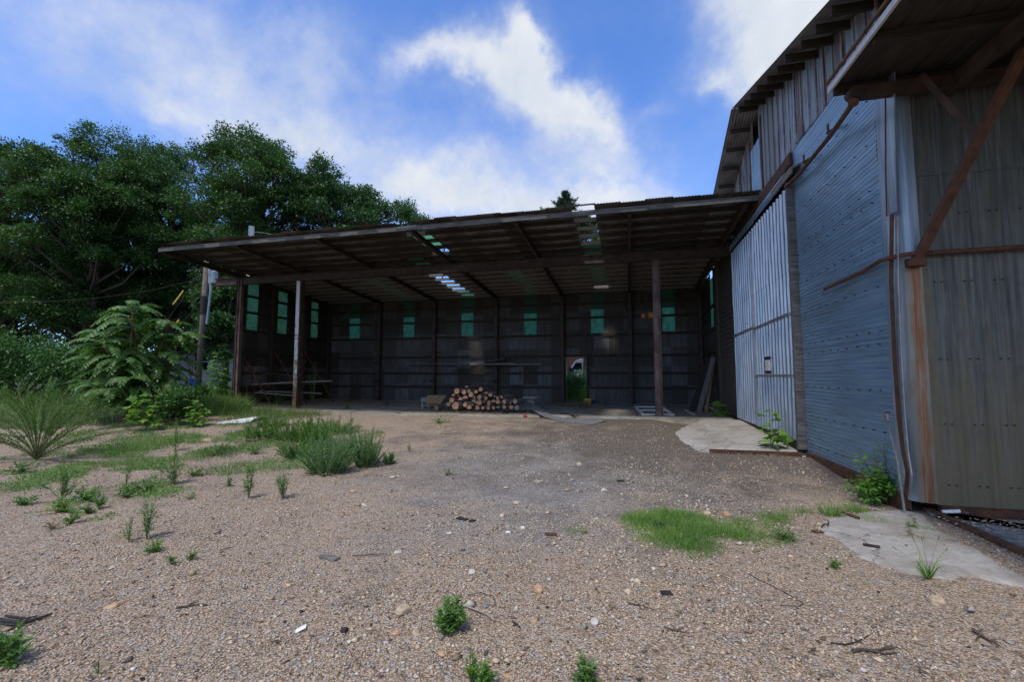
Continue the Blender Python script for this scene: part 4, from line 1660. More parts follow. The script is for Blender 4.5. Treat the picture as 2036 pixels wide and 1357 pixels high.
gp = npoly([(1200, 1052), (1250, 1014), (1330, 1012), (1420, 1028), (1480, 1030), (1560, 1013), (1640, 1018), (1600, 1040), (1560, 1072), (1585, 1088), (1540, 1098), (1470, 1088), (1440, 1110), (1380, 1122), (1300, 1100), (1250, 1075)])
grass_stuff('grass', 'patch of short bright green grass on the gravel beside the concrete pad', scatter(gp, 13000, 1, lambda x, y: sstep(-.02, .42, edge_dist(x, y, gp)+.2*mnoise.noise(Vector((x*2.4, y*2.4, 6.))))*(.25+.75*patchy(2.3, .25, .75, 3)(x, y))), .035, .135, .0032, 1.0, 'grass_blade', 61, .5)
lush = [(-15.6, 11.4), (-13.6, 11.2), (-12.2, 12.2), (-13.0, 13.6), (-15.9, 15.0), (-16.6, 14.0)]
grass_stuff('lush_grass', 'lush knee-high grass around the bushes at the shed corner', scatter(lush, 9000, 12, patchy(.8, .2, .5, 4)), .25, .75, .009, .9, 'tall_grass', 67, .3)
tg = [(-40, 8.2), (-15.5, 9.6), (-13.8, 11.2), (-12.6, 12.6), (-15.9, 14.8), (-16.4, 18), (-20, 26), (-45, 26)]
grass_stuff('tall_grass', 'tall unmown green grass between the gravel and the wood', scatter(tg, 26000, 2, patchy(.35, .1, .4, 5)), .3, .85, .011, .9, 'tall_grass', 62, .28)
md = [(-15.4, 9.4), (-12.4, 10.6), (-10.0, 11.9), (-9.4, 13.2), (-12.4, 13.6), (-15.6, 14.9)]
grass_stuff('weedy_grass', 'low weedy grass along the edge of the shed floor', scatter(md, 7000, 3, patchy(.9, .25, .6, 7)), .08, .42, .007, .9, 'tall_grass', 63, .4)
nl = [(-11.5, 6.2), (-6.2, 6.4), (-4.9, 8.0), (-6.0, 10.6), (-9.6, 11.6), (-15, 9.6)]
grass_stuff('sparse_weeds', 'thin scattering of weeds over the gravel on the left', scatter(nl, 15000, 4, patchy(1.0, .42, .72, 9)), .03, .19, .006, .9, 'weed_leaf', 64, .6)
bk = [(-6, 22.6), (3, 22.6), (4, 27), (-8, 27)]
grass_stuff('bank_grass', 'tall green grass growing outside the shed doorway', [(x, y, z+.25*(y-22.6)*.25) for x, y, z in scatter(bk, 9000, 5)], .4, 1.15, .02, .9, 'grass_blade', 65, .25)


def weed_mats():
    rng = np.random.default_rng(68)
    poly = npoly([(60, 1030), (-60, 930), (60, 890), (330, 852), (470, 838), (640, 846), (790, 880), (770, 915), (540, 925), (420, 970), (300, 1010), (180, 1040)])
    pts = np.array(scatter(poly, 36000, 13, patchy(.95, .45, .72, 21)))
    n = len(pts)
    hh = np.array([.02+.16*max(0, mnoise.noise(Vector((x*1.3, y*1.3, 31.)))) for x, y, z in pts])
    P = pts+np.stack([rng.normal(size=n)*.02, rng.normal(size=n)*.02, hh*rng.uniform(.1, 1.0, n)], 1)
    D = rng.normal(size=(n, 3))+np.array([0, 0, .35])
    L = rng.uniform(.014, .045, n)
    v, f = leaves(OVAL, P, D, np.array([0, 0, 1.])+rng.normal(size=(n, 3))*.5, L, L*.42)
    tag(np_mesh('weed_mat', v, f, M['weed_leaf']), 'ragged mats of low green weeds over the gravel on the left', 'weeds', kind='stuff')
    # dead stems and litter among them
    pts = np.array(scatter(poly, 2600, 14, patchy(.9, .35, .7, 25)))
    n = len(pts)
    v, f = leaves(KITE, pts+np.array([0, 0, .012]), rng.normal(size=(n, 3))*np.array([1, 1, .12]), rng.normal(size=(n, 3))*.3+np.array([0, 0, 1.]), rng.uniform(.02, .09, n), rng.uniform(.004, .014, n))
    tag(np_mesh('plant_litter', v, f, M['dry_leaf']), 'dead stems and leaf bits lying between the weeds', 'litter', kind='stuff')


weed_mats()


# individual weeds ------------------------------------------------------------
def weed(kind, name, label, px, py, h, w, seed, mat=None, group=None, cat_='weed', dens=1.0):
    """one plant; h and w in photo pixels"""
    rng = np.random.default_rng(seed)
    base = GZ(px, py)
    s = mpp(base)
    h, w = h*s, w*s
    P, D, N, L, Wd = [], [], [], [], []
    mb = MB()
    mb2 = None
    if kind == 'feather':          # many upright stems clothed in fine leaves
        ns = int(60*dens)
        for k in range(ns):
            a, q = rng.uniform(0, 6.28), math.sqrt(rng.uniform(0, 1))
            o = base+Vector((math.cos(a)*q*w*.26, math.sin(a)*q*w*.26, 0))
            hh = h*rng.uniform(.35, 1.0)*(1-.4*q*q)
            tp = o+Vector((math.cos(a)*w*.34*q+rng.normal()*.02, math.sin(a)*w*.34*q+rng.normal()*.02, hh))
            mb.tube([o, o.lerp(tp, .5)+Vector((0, 0, .02)), tp], [.004, .003, .001], 4)
            m_ = int(100+190*hh)
            for i in range(m_):
                f = rng.uniform(.08, 1)
                b = rng.uniform(0, 6.28)
                P.append(o.lerp(tp, f))
                D.append((math.cos(b), math.sin(b), .65))
                L.append(rng.uniform(.018, .055)*(1.2-f*.6))
        L = np.array(L)
        Wd = L*.3
        N = rng.normal(size=(len(P), 3))*.5+np.array([0, 0, 1.])
        tpl = KITE
        mat = mat or 'blue_weed'
    elif kind == 'stalk':           # few stems, narrow leaves
        ns = max(2, int(4.5*dens))
        for k in range(ns):
            a, q = rng.uniform(0, 6.28), rng.uniform(.1, 1) if k else 0
            tp = base+Vector((math.cos(a)*q*w*.5, math.sin(a)*q*w*.5, h*(1-.55*q)))
            mid = base.lerp(tp, .5)+Vector((math.cos(a)*w*.05, 0, h*.06))
            mb.tube([base, mid, tp], [.004, .003, .0012], 4)
            for i in range(int(14*dens)+8):
                f = rng.uniform(.1, 1) ** .8
                p = base.lerp(mid, f*2) if f < .5 else mid.lerp(tp, f*2-1)
                b = rng.uniform(0, 6.28)
                P.append(p)
                D.append((math.cos(b), math.sin(b), .45+rng.normal()*.2))
                L.append(min(.075, h*.17)*rng.uniform(.6, 1.25)*(1.2-.6*f))
        L = np.array(L)
        Wd = L*.2
        N = rng.normal(size=(len(P), 3))*.3+np.array([0, 0, 1.])
        tpl = OVAL
        mat = mat or 'weed_leaf'
    elif kind == 'herb':            # low cushion of small leaves
        ns = max(6, int(17*dens))
        for k in range(ns):
            a, el = rng.uniform(0, 6.28), rng.uniform(.12, 1.35)
            ln = rng.uniform(.55, 1.1)
            e = base+Vector((math.cos(a)*math.cos(el)*w*.52*ln, math.sin(a)*math.cos(el)*w*.52*ln, max(.012, math.sin(el)*h*ln)))
            mid = base.lerp(e, .5)+Vector((0, 0, h*.08))
            mb.tube([base, mid, e], [.0022, .0016, .0008], 4)
            for i in range(26):
                f = rng.uniform(.12, 1.04)
                p = base.lerp(mid, f*2) if f < .5 else mid.lerp(e, f*2-1)
                b = rng.uniform(0, 6.28)
                P.append(p)
                D.append((math.cos(b)+math.cos(a)*.5, math.sin(b)+math.sin(a)*.5, .4+rng.normal()*.35))
                L.append(min(.034, max(.014, .16*h))*rng.uniform(.5, 1.4))
        L = np.array(L)
        Wd = L*.42
        N = rng.normal(size=(len(P), 3))*.5+np.array([0, 0, 1.])
        tpl = OVAL
        mat = mat or 'weed_leaf'
    elif kind in ('tuft', 'seedhead'):
        n = int((110 if kind == 'tuft' else 22)*dens)
        a, q = rng.uniform(0, 6.28, n), np.sqrt(rng.uniform(0, 1, n))
        sp = .3 if kind == 'tuft' else .06
        Pn = np.stack([base.x+np.cos(a)*q*w*sp, base.y+np.sin(a)*q*w*sp, np.full(n, base.z-.003)], 1)
        Dn = np.stack([np.cos(a)*q*.8, np.sin(a)*q*.8, np.ones(n)], 1)+rng.normal(size=(n, 3))*.15
        v, f = blades(Pn, Dn, h*rng.uniform(.5, 1.15, n)*(1 if kind == 'tuft' else .55), np.maximum(.0028, h*.03)*rng.uniform(.7, 1.2, n), rng.uniform(.1, .9, n), rng)
        if kind == 'tuft':
            o = np_mesh(name, v, f, M[mat or 'grass_blade'], None, base)
            return tag(o, label, cat_, group)
        t = thing(name, label, cat_, base, group)
        np_mesh('blades', v, f, M[mat or 'grass_blade'], t)
        for k in range(7):
            a = rng.uniform(0, 6.28)
            q = rng.uniform(.2, 1)
            tp = base+Vector((math.cos(a)*q*w*.55, math.sin(a)*q*w*.55, h*rng.uniform(.6, 1.0)*(1.1-.4*q)))
            mid = base.lerp(tp, .55)+Vector((0, 0, h*.07))
            m2 = MB()
            d = (tp-mid).normalized()
            m2.tube([base, mid, tp, tp+d*.012, tp+d*.035, tp+d*.045], [.0014, .0011, .001, .0042, .0035, .001], 5)
            m2.build('seed_head', M['weed_leaf'], t)
        return t
    elif kind == 'arch':            # fountain of long arching plumes
        ns = int(46*dens)
        for k in range(ns):
            a = rng.uniform(0, 6.28)
            q = rng.uniform(.25, 1.0)
            e = Vector((math.cos(a)*w*.55*q, math.sin(a)*w*.45*q, h*(1.08-.62*q*q)*rng.uniform(.75, 1.05)))
            pts = []
            for i in range(8):
                f = i/7
                pts.append(base+Vector((e.x*f**1.25, e.y*f**1.25, e.z*(1.75*f-.75*f*f))))
            mb.tube(pts, [.006*(1-f/8)+.0015 for f in range(8)], 4)
            for i in range(190):
                f = rng.uniform(.22, 1)
                q_ = f*7
                j = min(6, int(q_))
                p = pts[j].lerp(pts[j+1], q_-j)
                tg = (pts[j+1]-pts[j]).normalized()
                b = rng.normal(size=3)*.55
                P.append(p)
                D.append((tg.x+b[0], tg.y+b[1], tg.z+b[2]))
                L.append(rng.uniform(.05, .12))
        L = np.array(L)
        Wd = np.full(len(L), .0105)
        N = rng.normal(size=(len(P), 3))*.6+np.array([0, 0, 1.])
        tpl = KITE
        mat = mat or 'plume_leaf'
    t = thing(name, label, cat_, base, group)
    mb.build('stems', M['stem_green'], t)
    v, f = leaves(tpl, np.array([tuple(p) for p in P]), np.array(D), N, L, Wd)
    np_mesh('foliage', v, f, M[mat], t)
    return t


GW = 'weeds growing out of the gravel yard'
weed('feather', 'ragweed', 'low feathery weed tucked between the two largest feathery weeds', 694, 918, 58, 70, 131, dens=.9)
weed('feather', 'ragweed', 'wide low green weed left of the largest feathery one', 596, 912, 46, 76, 132, 'weed_leaf', dens=.9)
weed('feather', 'ragweed', 'green bushy weed behind and left of the largest feathery weed', 580, 878, 52, 84, 133, 'weed_leaf', dens=1.)
weed('feather', 'ragweed', 'low green weed between the plastic sheet and the feathery weeds', 524, 872, 40, 60, 134, 'weed_leaf', dens=.7)
weed('feather', 'ragweed', 'green weed farthest back, behind the greyish seedy weed', 664, 862, 38, 90, 135, 'weed_leaf', dens=.8)
weed('feather', 'ragweed', 'bushy green weed below the right end of the plastic sheet', 540, 850, 36, 60, 136, 'weed_leaf', dens=.7)
weed('arch', 'plume_grass', 'big fountain-shaped clump of arching plume grass at the left edge', 72, 916, 108, 250, 71, cat_='grass clump')
weed('feather', 'ragweed', 'largest feathery blue green weed, in the middle of the yard', 652, 941, 100, 96, 72, dens=1.5)
weed('feather', 'ragweed', 'second large feathery weed, right of the largest one', 728, 927, 82, 66, 73, dens=1.1)
weed('stalk', 'tall_weed', 'thin greyish seedy weed standing up behind the two feathery weeds', 697, 884, 66, 34, 74, 'blue_weed', dens=2.2)
weed('feather', 'ragweed', 'small feathery weed just right of the two large feathery ones', 774, 924, 26, 26, 75, dens=.5)
weed('feather', 'ragweed', 'pale green feathery weed behind the largest feathery one', 622, 884, 66, 84, 76, 'sap_leaf', dens=1.2)
weed('stalk', 'tall_weed', 'bushy stalked weed right of the white plastic sheet', 548, 870, 62, 52, 77, dens=3.0)
weed('stalk', 'tall_weed', 'leafy weed in front of the right end of the plastic sheet', 490, 880, 44, 50, 78, dens=2.4)
weed('herb', 'ground_weed', 'spreading green weed left of the largest feathery one', 562, 905, 30, 60, 79, dens=1.6)
weed('herb', 'ground_weed', 'flat strip of weed with a low leafy mound, left of centre', 432, 907, 22, 80, 80, 'bush_leaf', dens=1.8)
weed('herb', 'ground_weed', 'bright low weed at the right end of the flat strip of weed', 506, 904, 22, 34, 81, dens=1.)
weed('stalk', 'tall_weed', 'left of the two small upright weeds in the middle of the yard', 495, 992, 60, 34, 82, dens=1.7, group=GW)
weed('stalk', 'tall_weed', 'right of the two small upright weeds in the middle of the yard', 562, 992, 56, 40, 83, dens=1.9, group=GW)
weed('herb', 'ground_weed', 'tiny weed just left of the two small upright weeds', 456, 968, 18, 14, 84, dens=.5)
weed('herb', 'ground_weed', 'tiny flat weed in front of the two small upright weeds', 378, 994, 10, 26, 85, dens=.7)
weed('stalk', 'tall_weed', 'upright leafy weed on the left of the yard with green cushions at its foot', 122, 996, 62, 56, 86, dens=2.6)
weed('herb', 'ground_weed', 'wide green cushion at the foot of the leafy weed on the left', 124, 1019, 22, 58, 87, 'grass_blade', dens=1.8)
weed('herb', 'ground_weed', 'green cushion right of the leafy weed on the left', 168, 998, 26, 52, 88, 'grass_blade', dens=1.6)
weed('stalk', 'tall_weed', 'tall thin weed on the left, with a row of low weeds before it', 250, 966, 66, 34, 89, dens=1.3)
weed('herb', 'ground_weed', 'left half of the row of low weeds before the tall thin weed', 256, 990, 20, 44, 90, dens=1.4)
weed('herb', 'ground_weed', 'right half of the row of low weeds before the tall thin weed', 292, 982, 24, 44, 91, dens=1.4)
weed('stalk', 'tall_weed', 'bushy upright weed halfway between the plume grass and the feathery weeds', 346, 964, 62, 60, 92, dens=2.6)
weed('herb', 'ground_weed', 'sprawling weed reaching right from the bushy upright weed', 386, 948, 18, 46, 93, dens=1.2)
weed('stalk', 'tall_weed', 'upright weed in front of the pale sapling and the leafy bush', 348, 897, 50, 40, 94, dens=2.2)
weed('stalk', 'willow_weed', 'branching narrow-leaved weed alone in the left foreground', 292, 1074, 74, 40, 95, dens=1.6)
weed('stalk', 'willow_weed', 'low sprawling shoot left of the branching narrow-leaved weed', 256, 1078, 36, 50, 96, dens=1.4)
weed('herb', 'ground_weed', 'round green tuft just below the branching narrow-leaved weed', 309, 1099, 20, 36, 97, 'grass_blade', dens=1.2)
weed('herb', 'ground_weed', 'right of the pair of tiny tufts in the left foreground', 380, 1115, 16, 24, 98, 'grass_blade', dens=.8)
weed('herb', 'ground_weed', 'left of the pair of tiny tufts in the left foreground', 342, 1123, 15, 20, 99, dens=.8)
weed('herb', 'ground_weed', 'round tuft at the left with dry yellow weed beside it', 140, 1042, 18, 32, 100, 'grass_blade', dens=1.2)
weed('herb', 'ground_weed', 'dry yellowish weed beside a round tuft at the left', 104, 1053, 14, 36, 101, 'dry_leaf', dens=.8)
weed('herb', 'ground_weed', 'low weed below the foot of the plume grass', 40, 942, 22, 46, 102, dens=1.4)
weed('herb', 'ground_weed', 'low weed near the left edge, below the plume grass', 48, 1005, 20, 30, 103, dens=1.)
weed('herb', 'ground_weed', 'small weed right of the wide green cushion', 175, 1023, 16, 24, 104, dens=.9)
weed('herb', 'ground_weed', 'small weed between the green cushion and the row of low weeds', 196, 1012, 20, 22, 105, dens=.9)
weed('herb', 'ground_weed', 'dark reddish weed cut by the left edge in the foreground', 12, 1322, 48, 60, 106, 'weed_leaf', dens=1.6)
weed('stalk', 'tall_weed', 'tiny shoot at the bottom left foreground', 195, 1343, 24, 12, 107, dens=.8)
weed('herb', 'carrot_weed', 'bushy dark green weed in the centre foreground with a white stick beside it', 898, 1254, 50, 66, 108, 'weed_leaf', dens=4.2)
weed('stalk', 'tall_weed', 'bright leafy shoot at the bottom edge in the centre', 936, 1357, 54, 34, 109, 'bright_leaf', dens=2.0)
weed('herb', 'ground_weed', 'spiky green tuft at the bottom edge beside the bright shoot', 966, 1360, 36, 34, 110, 'grass_blade', dens=1.6)
weed('herb', 'ground_weed', 'green weed cut by the bottom edge right of centre', 1166, 1358, 40, 46, 111, dens=2.)
weed('herb', 'ground_weed', 'tiny green weed alone in the middle of the gravel', 889, 945, 13, 20, 112, dens=.7)
weed('stalk', 'tall_weed', 'tiny yellow green shoot right of the feathery weeds', 815, 898, 20, 14, 113, 'bright_leaf', dens=1.)
weed('herb', 'ground_weed', 'small green tuft on the gravel below the concrete pad', 1659, 1131, 16, 28, 114, 'grass_blade', dens=1.1)
weed('seedhead', 'foxtail_grass', 'sparse grass with seed heads growing from the crack of the concrete pad', 1846, 1152, 70, 60, 115, cat_='grass clump')
weed('tuft', 'grass_tuft', 'spiky grass tuft at the upper left corner of the concrete pad', 1652, 1026, 30, 36, 116, cat_='grass clump')
weed('tuft', 'grass_tuft', 'grass tuft between the concrete pad and the seedling bush', 1700, 1020, 24, 32, 117, cat_='grass clump')
weed('tuft', 'grass_tuft', 'low grass growing on the concrete pad right of the iron pipe', 1730, 1037, 14, 56, 118, cat_='grass clump', dens=1.4)
weed('herb', 'ground_weed', 'left of two small green tufts in the joint of the concrete pad', 1814, 1053, 12, 18, 119, 'grass_blade', dens=.8)
weed('tuft', 'grass_tuft', 'right of two small green tufts in the joint of the concrete pad', 1843, 1056, 11, 26, 120, cat_='grass clump', dens=.7)
weed('herb', 'ground_weed', 'green weed at the lower right corner of the bright grass patch', 1560, 1075, 22, 60, 121, dens=1.6)
weed('herb', 'ground_weed', 'ivy-like weeds at the foot of the shed corner', 508, 806, 28, 50, 122, 'bush_leaf', dens=2.)
weed('herb', 'ground_weed', 'leafy weeds left of the white post', 552, 806, 36, 46, 123, 'sap_leaf', dens=2.4)
weed('stalk', 'vine_weed', 'tall yellow-leaved weed standing inside the shed right of the white post', 622, 806, 86, 22, 124, 'bright_leaf', dens=3.)
weed('stalk', 'tall_weed', 'scruffy upright weed left of the shed corner post', 448, 812, 60, 46, 141, dens=2.6)
weed('feather', 'ragweed', 'scruffy green weed in front of the shed corner post', 470, 822, 30, 60, 142, 'weed_leaf', dens=.7)
weed('stalk', 'tall_weed', 'leafy weed between the pale sapling and the shed corner post', 418, 822, 50, 50, 143, dens=2.4)
weed('herb', 'ground_weed', 'bright weed on the front edge of the shed floor', 690, 815, 18, 26, 125, 'sap_leaf', dens=1.2)
weed('herb', 'ground_weed', 'bright weed behind the grey board on the shed floor', 768, 809, 14, 22, 126, 'sap_leaf', dens=1.2)
weed('herb', 'ground_weed', 'thin greenish weeds on the gravel in front of the firewood', 872, 842, 14, 66, 127, dens=1.2)
weed('tuft', 'grass_tuft', 'small thin grass patch left of the bright grass patch', 1146, 1060, 16, 60, 128, cat_='grass clump', dens=.9)


# gravel stones lying on the yard ------------------------------------------------
def pebbles():
    rng = np.random.default_rng(77)
    n = 150000
    r = 1.9*np.exp(rng.uniform(0, 1, n)**.85*math.log(13/1.9))
    a = rng.uniform(-.95, 1.1, n)-YAW*0+.24
    x, y = -np.sin(a)*r, np.cos(a)*r
    dens = np.array([mnoise.noise(Vector((a_*.55, b_*.55, 12.)))+.6*mnoise.noise(Vector((a_*2.1, b_*2.1, 17.))) for a_, b_ in zip(x, y)])
    keep = ((x < 3.1) | ((y < 6.3) & (x < 5.6))) & (y < 14.0) & (rng.uniform(size=n) < np.clip(.62+1.1*dens, .06, 1))
    x, y = x[keep], y[keep]
    ctr = np.exp(-((x+.2)/2.2)**2)*np.exp(-((y-6)/3)**2)
    n = len(x)
    sz = .0050*np.exp(rng.normal(size=n)*.42)*(1+.9*ctr*(rng.uniform(size=n) < .25))
    sz *= np.where(rng.uniform(size=n) < .008, 1.9, 1.0)*(1+.045*np.hypot(x, y))
    O = np.array([(1, 0, 0), (0, 1, 0), (-1, 0, 0), (0, -1, 0), (0, 0, 1), (0, 0, -1)], float)
    F = np.array([(0, 1, 4), (1, 2, 4), (2, 3, 4), (3, 0, 4), (1, 0, 5), (2, 1, 5), (3, 2, 5), (0, 3, 5)])
    V = O[None]*(1+rng.normal(size=(n, 6, 1))*.22)+rng.normal(size=(n, 6, 3))*.16
    V *= np.stack([rng.uniform(.8, 1.7, n), rng.uniform(.7, 1.2, n), rng.uniform(.4, .75, n)], 1)[:, None]
    th = rng.uniform(0, 6.28, n)
    c, s = np.cos(th)[:, None], np.sin(th)[:, None]
    V = np.stack([V[..., 0]*c-V[..., 1]*s, V[..., 0]*s+V[..., 1]*c, V[..., 2]], -1)*sz[:, None, None]
    z = np.array([gz(a_, b_) for a_, b_ in zip(x, y)])
    z += .021*((rng.uniform(size=n) < .05) & (x > 1.9) & (y < 6.4))
    V += np.stack([x, y, z+sz*.25], 1)[:, None]
    Fs = F[None]+(np.arange(n)*6)[:, None, None]
    o = np_mesh('loose_gravel', V.reshape(-1, 3), Fs.reshape(-1, 3), M['pebble'])
    tag(o, 'loose tan and grey gravel stones over the yard', 'gravel', kind='stuff')


pebbles()


def yard_litter():
    rng = np.random.default_rng(78)
    n = 1700
    r = 2.0*np.exp(rng.uniform(0, 1, n)**.8*math.log(13/2.0))
    a = rng.uniform(-.8, 1.1, n)+.24
    x, y = -np.sin(a)*r, np.cos(a)*r
    k = (x < 3.0) & (y < 14.3)
    x, y = x[k], y[k]
    n = len(x)
    z = np.array([gz(p, q) for p, q in zip(x, y)])+.008
    L = rng.uniform(.008, .045, n)*(1+.04*np.hypot(x, y))
    v, f = leaves(KITE, np.stack([x, y, z], 1), rng.normal(size=(n, 3))*np.array([1, 1, .2]), rng.normal(size=(n, 3))*.45+np.array([0, 0, 1.]), L, L*rng.uniform(.15, .7, n))
    tag(np_mesh('yard_litter', v, f, M['litter']), 'scraps of bark, dead leaf and twig scattered over the gravel', 'litter', kind='stuff')


yard_litter()

# ------------------------------------------------------------------ things in and around the shed
def ordinal(i):
    return ['first', 'second', 'third', 'fourth', 'fifth', 'sixth', 'seventh', 'eighth', 'ninth', 'tenth', 'eleventh', 'twelfth', 'thirteenth', 'fourteenth', 'fifteenth', 'sixteenth', 'seventeenth', 'eighteenth'][i]


def firewood():
    rng = random.Random(9)
    raw = [(868, 600, 42), (965, 612, 38), (1030, 600, 28), (1060, 645, 38), (825, 660, 27), (800, 722, 38), (915, 716, 38), (985, 695, 40), (850, 798, 60), (757, 775, 32), (980, 782, 38),
           (1040, 815, 33), (1100, 742, 42), (1175, 752, 42), (1175, 678, 38), (1130, 605, 28), (1192, 575, 33), (1265, 630, 32), (1255, 695, 34), (1322, 648, 32), (1378, 668, 15), (1300, 758, 36),
           (1365, 745, 35), (1425, 742, 34), (1470, 690, 32), (1510, 740, 36), (1580, 748, 32), (1655, 738, 40), (1148, 822, 36), (1220, 825, 30), (1290, 825, 33), (1358, 824, 33), (1425, 825, 33),
           (1510, 812, 32), (1605, 815, 32), (1680, 822, 34), (1000, 548, 24), (890, 660, 20), (1100, 690, 26), (1420, 690, 20), (1230, 745, 24), (905, 770, 22), (1080, 790, 24), (1550, 800, 22)]
    rows = {'bottom row': [], 'second row up': [], 'third row up': [], 'top row': []}
    for i, (zx, zy, r) in enumerate(raw):
        rows['bottom row' if zy > 765 else 'second row up' if zy > 712 else 'third row up' if zy > 636 else 'top row'].append((zx, zy, r))
    YF = 15.72
    for rn, lst in rows.items():
        lst.sort()
        for k, (zx, zy, r) in enumerate(lst):
            px, py = 780+zx/6.787, 690+zy/6.787
            dy = rng.uniform(-.10, .08)+(.12 if rn == 'top row' else .05 if rn == 'third row up' else 0)
            if r < 27:
                dy += .1
            p = aty(px, py, YF+dy)
            rad = r/6.787*mpp(p)*1.04
            ln = rng.uniform(.40, .52)
            weath = (zx, zy) in ((1425, 825), (1655, 738), (1580, 748), (1680, 822), (1000, 548))
            yaw = rng.uniform(-.42, .5)+.15
            d = Vector((math.sin(yaw), math.cos(yaw), rng.uniform(-.06, .06)))
            u = d.cross(Vector((0, 0, 1))).normalized()
            v = u.cross(d)
            n = 14
            el = rng.uniform(.82, 1.0)
            ph = rng.uniform(0, 6)
            half = rng.random() < (.5 if r < 33 else .12)
            ring = []
            for q in range(n):
                t = 2*math.pi*q/n
                rr = rad*(1+.05*math.sin(3*t+ph)+.03*math.sin(5*t+ph*2))
                c, s_ = math.cos(t+ph), math.sin(t+ph)*el
                if half:
                    s_ = max(-.12, s_)
                ring.append(u*c*rr+v*s_*rr)
            ends = [p, p+d*ln]
            vs = [tuple(e+o) for e in ends for o in ring]
            vs += [tuple(e+o*.86) for e in ends for o in ring]
            fs = [(q, n+q, n+(q+1) % n, (q+1) % n) for q in range(n)]
            mi = [0]*n
            for b_, fl in ((0, False), (1, True)):
                for q in range(n):
                    f = (b_*n+q, b_*n+(q+1) % n, 2*n+b_*n+(q+1) % n, 2*n+b_*n+q)
                    fs.append(tuple(reversed(f)) if fl else f)
                    mi.append(0 if not weath else 0)
                f = tuple(2*n+b_*n+q for q in range(n))
                fs.append(tuple(reversed(f)) if fl else f)
                mi.append(1)
            m = MB()
            m.v, m.f, m.m = vs, fs, mi
            lab = '%s log from the left in the firewood pile\'s %s, %s' % (ordinal(k), rn, 'weathered grey' if weath else 'split in half' if half else 'thick' if r > 39 else 'thin' if r < 30 else 'orange ended')
            o = m.build('firewood_log', [M['log_bark'], M['weathered_cut' if weath else 'cut_wood']], None, p)
            tag(o, lab, 'log', 'stacked firewood logs in the shed')


firewood()


def chips():
    rng = np.random.default_rng(15)
    n = 900
    x = rng.normal(-5.6, 1.3, n)
    y = rng.uniform(14.9, 15.9, n)
    v, f = leaves(KITE, np.stack([x, y, rng.uniform(.012, .03, n)], 1), rng.normal(size=(n, 3))*np.array([1, 1, .15]), rng.normal(size=(n, 3))*.35+np.array([0, 0, 1.]), rng.uniform(.04, .13, n), rng.uniform(.02, .05, n))
    tag(np_mesh('bark_chips', v, f, M['dry_leaf']), 'bark chips and splinters scattered before the firewood pile', 'bark chips', kind='stuff')


chips()


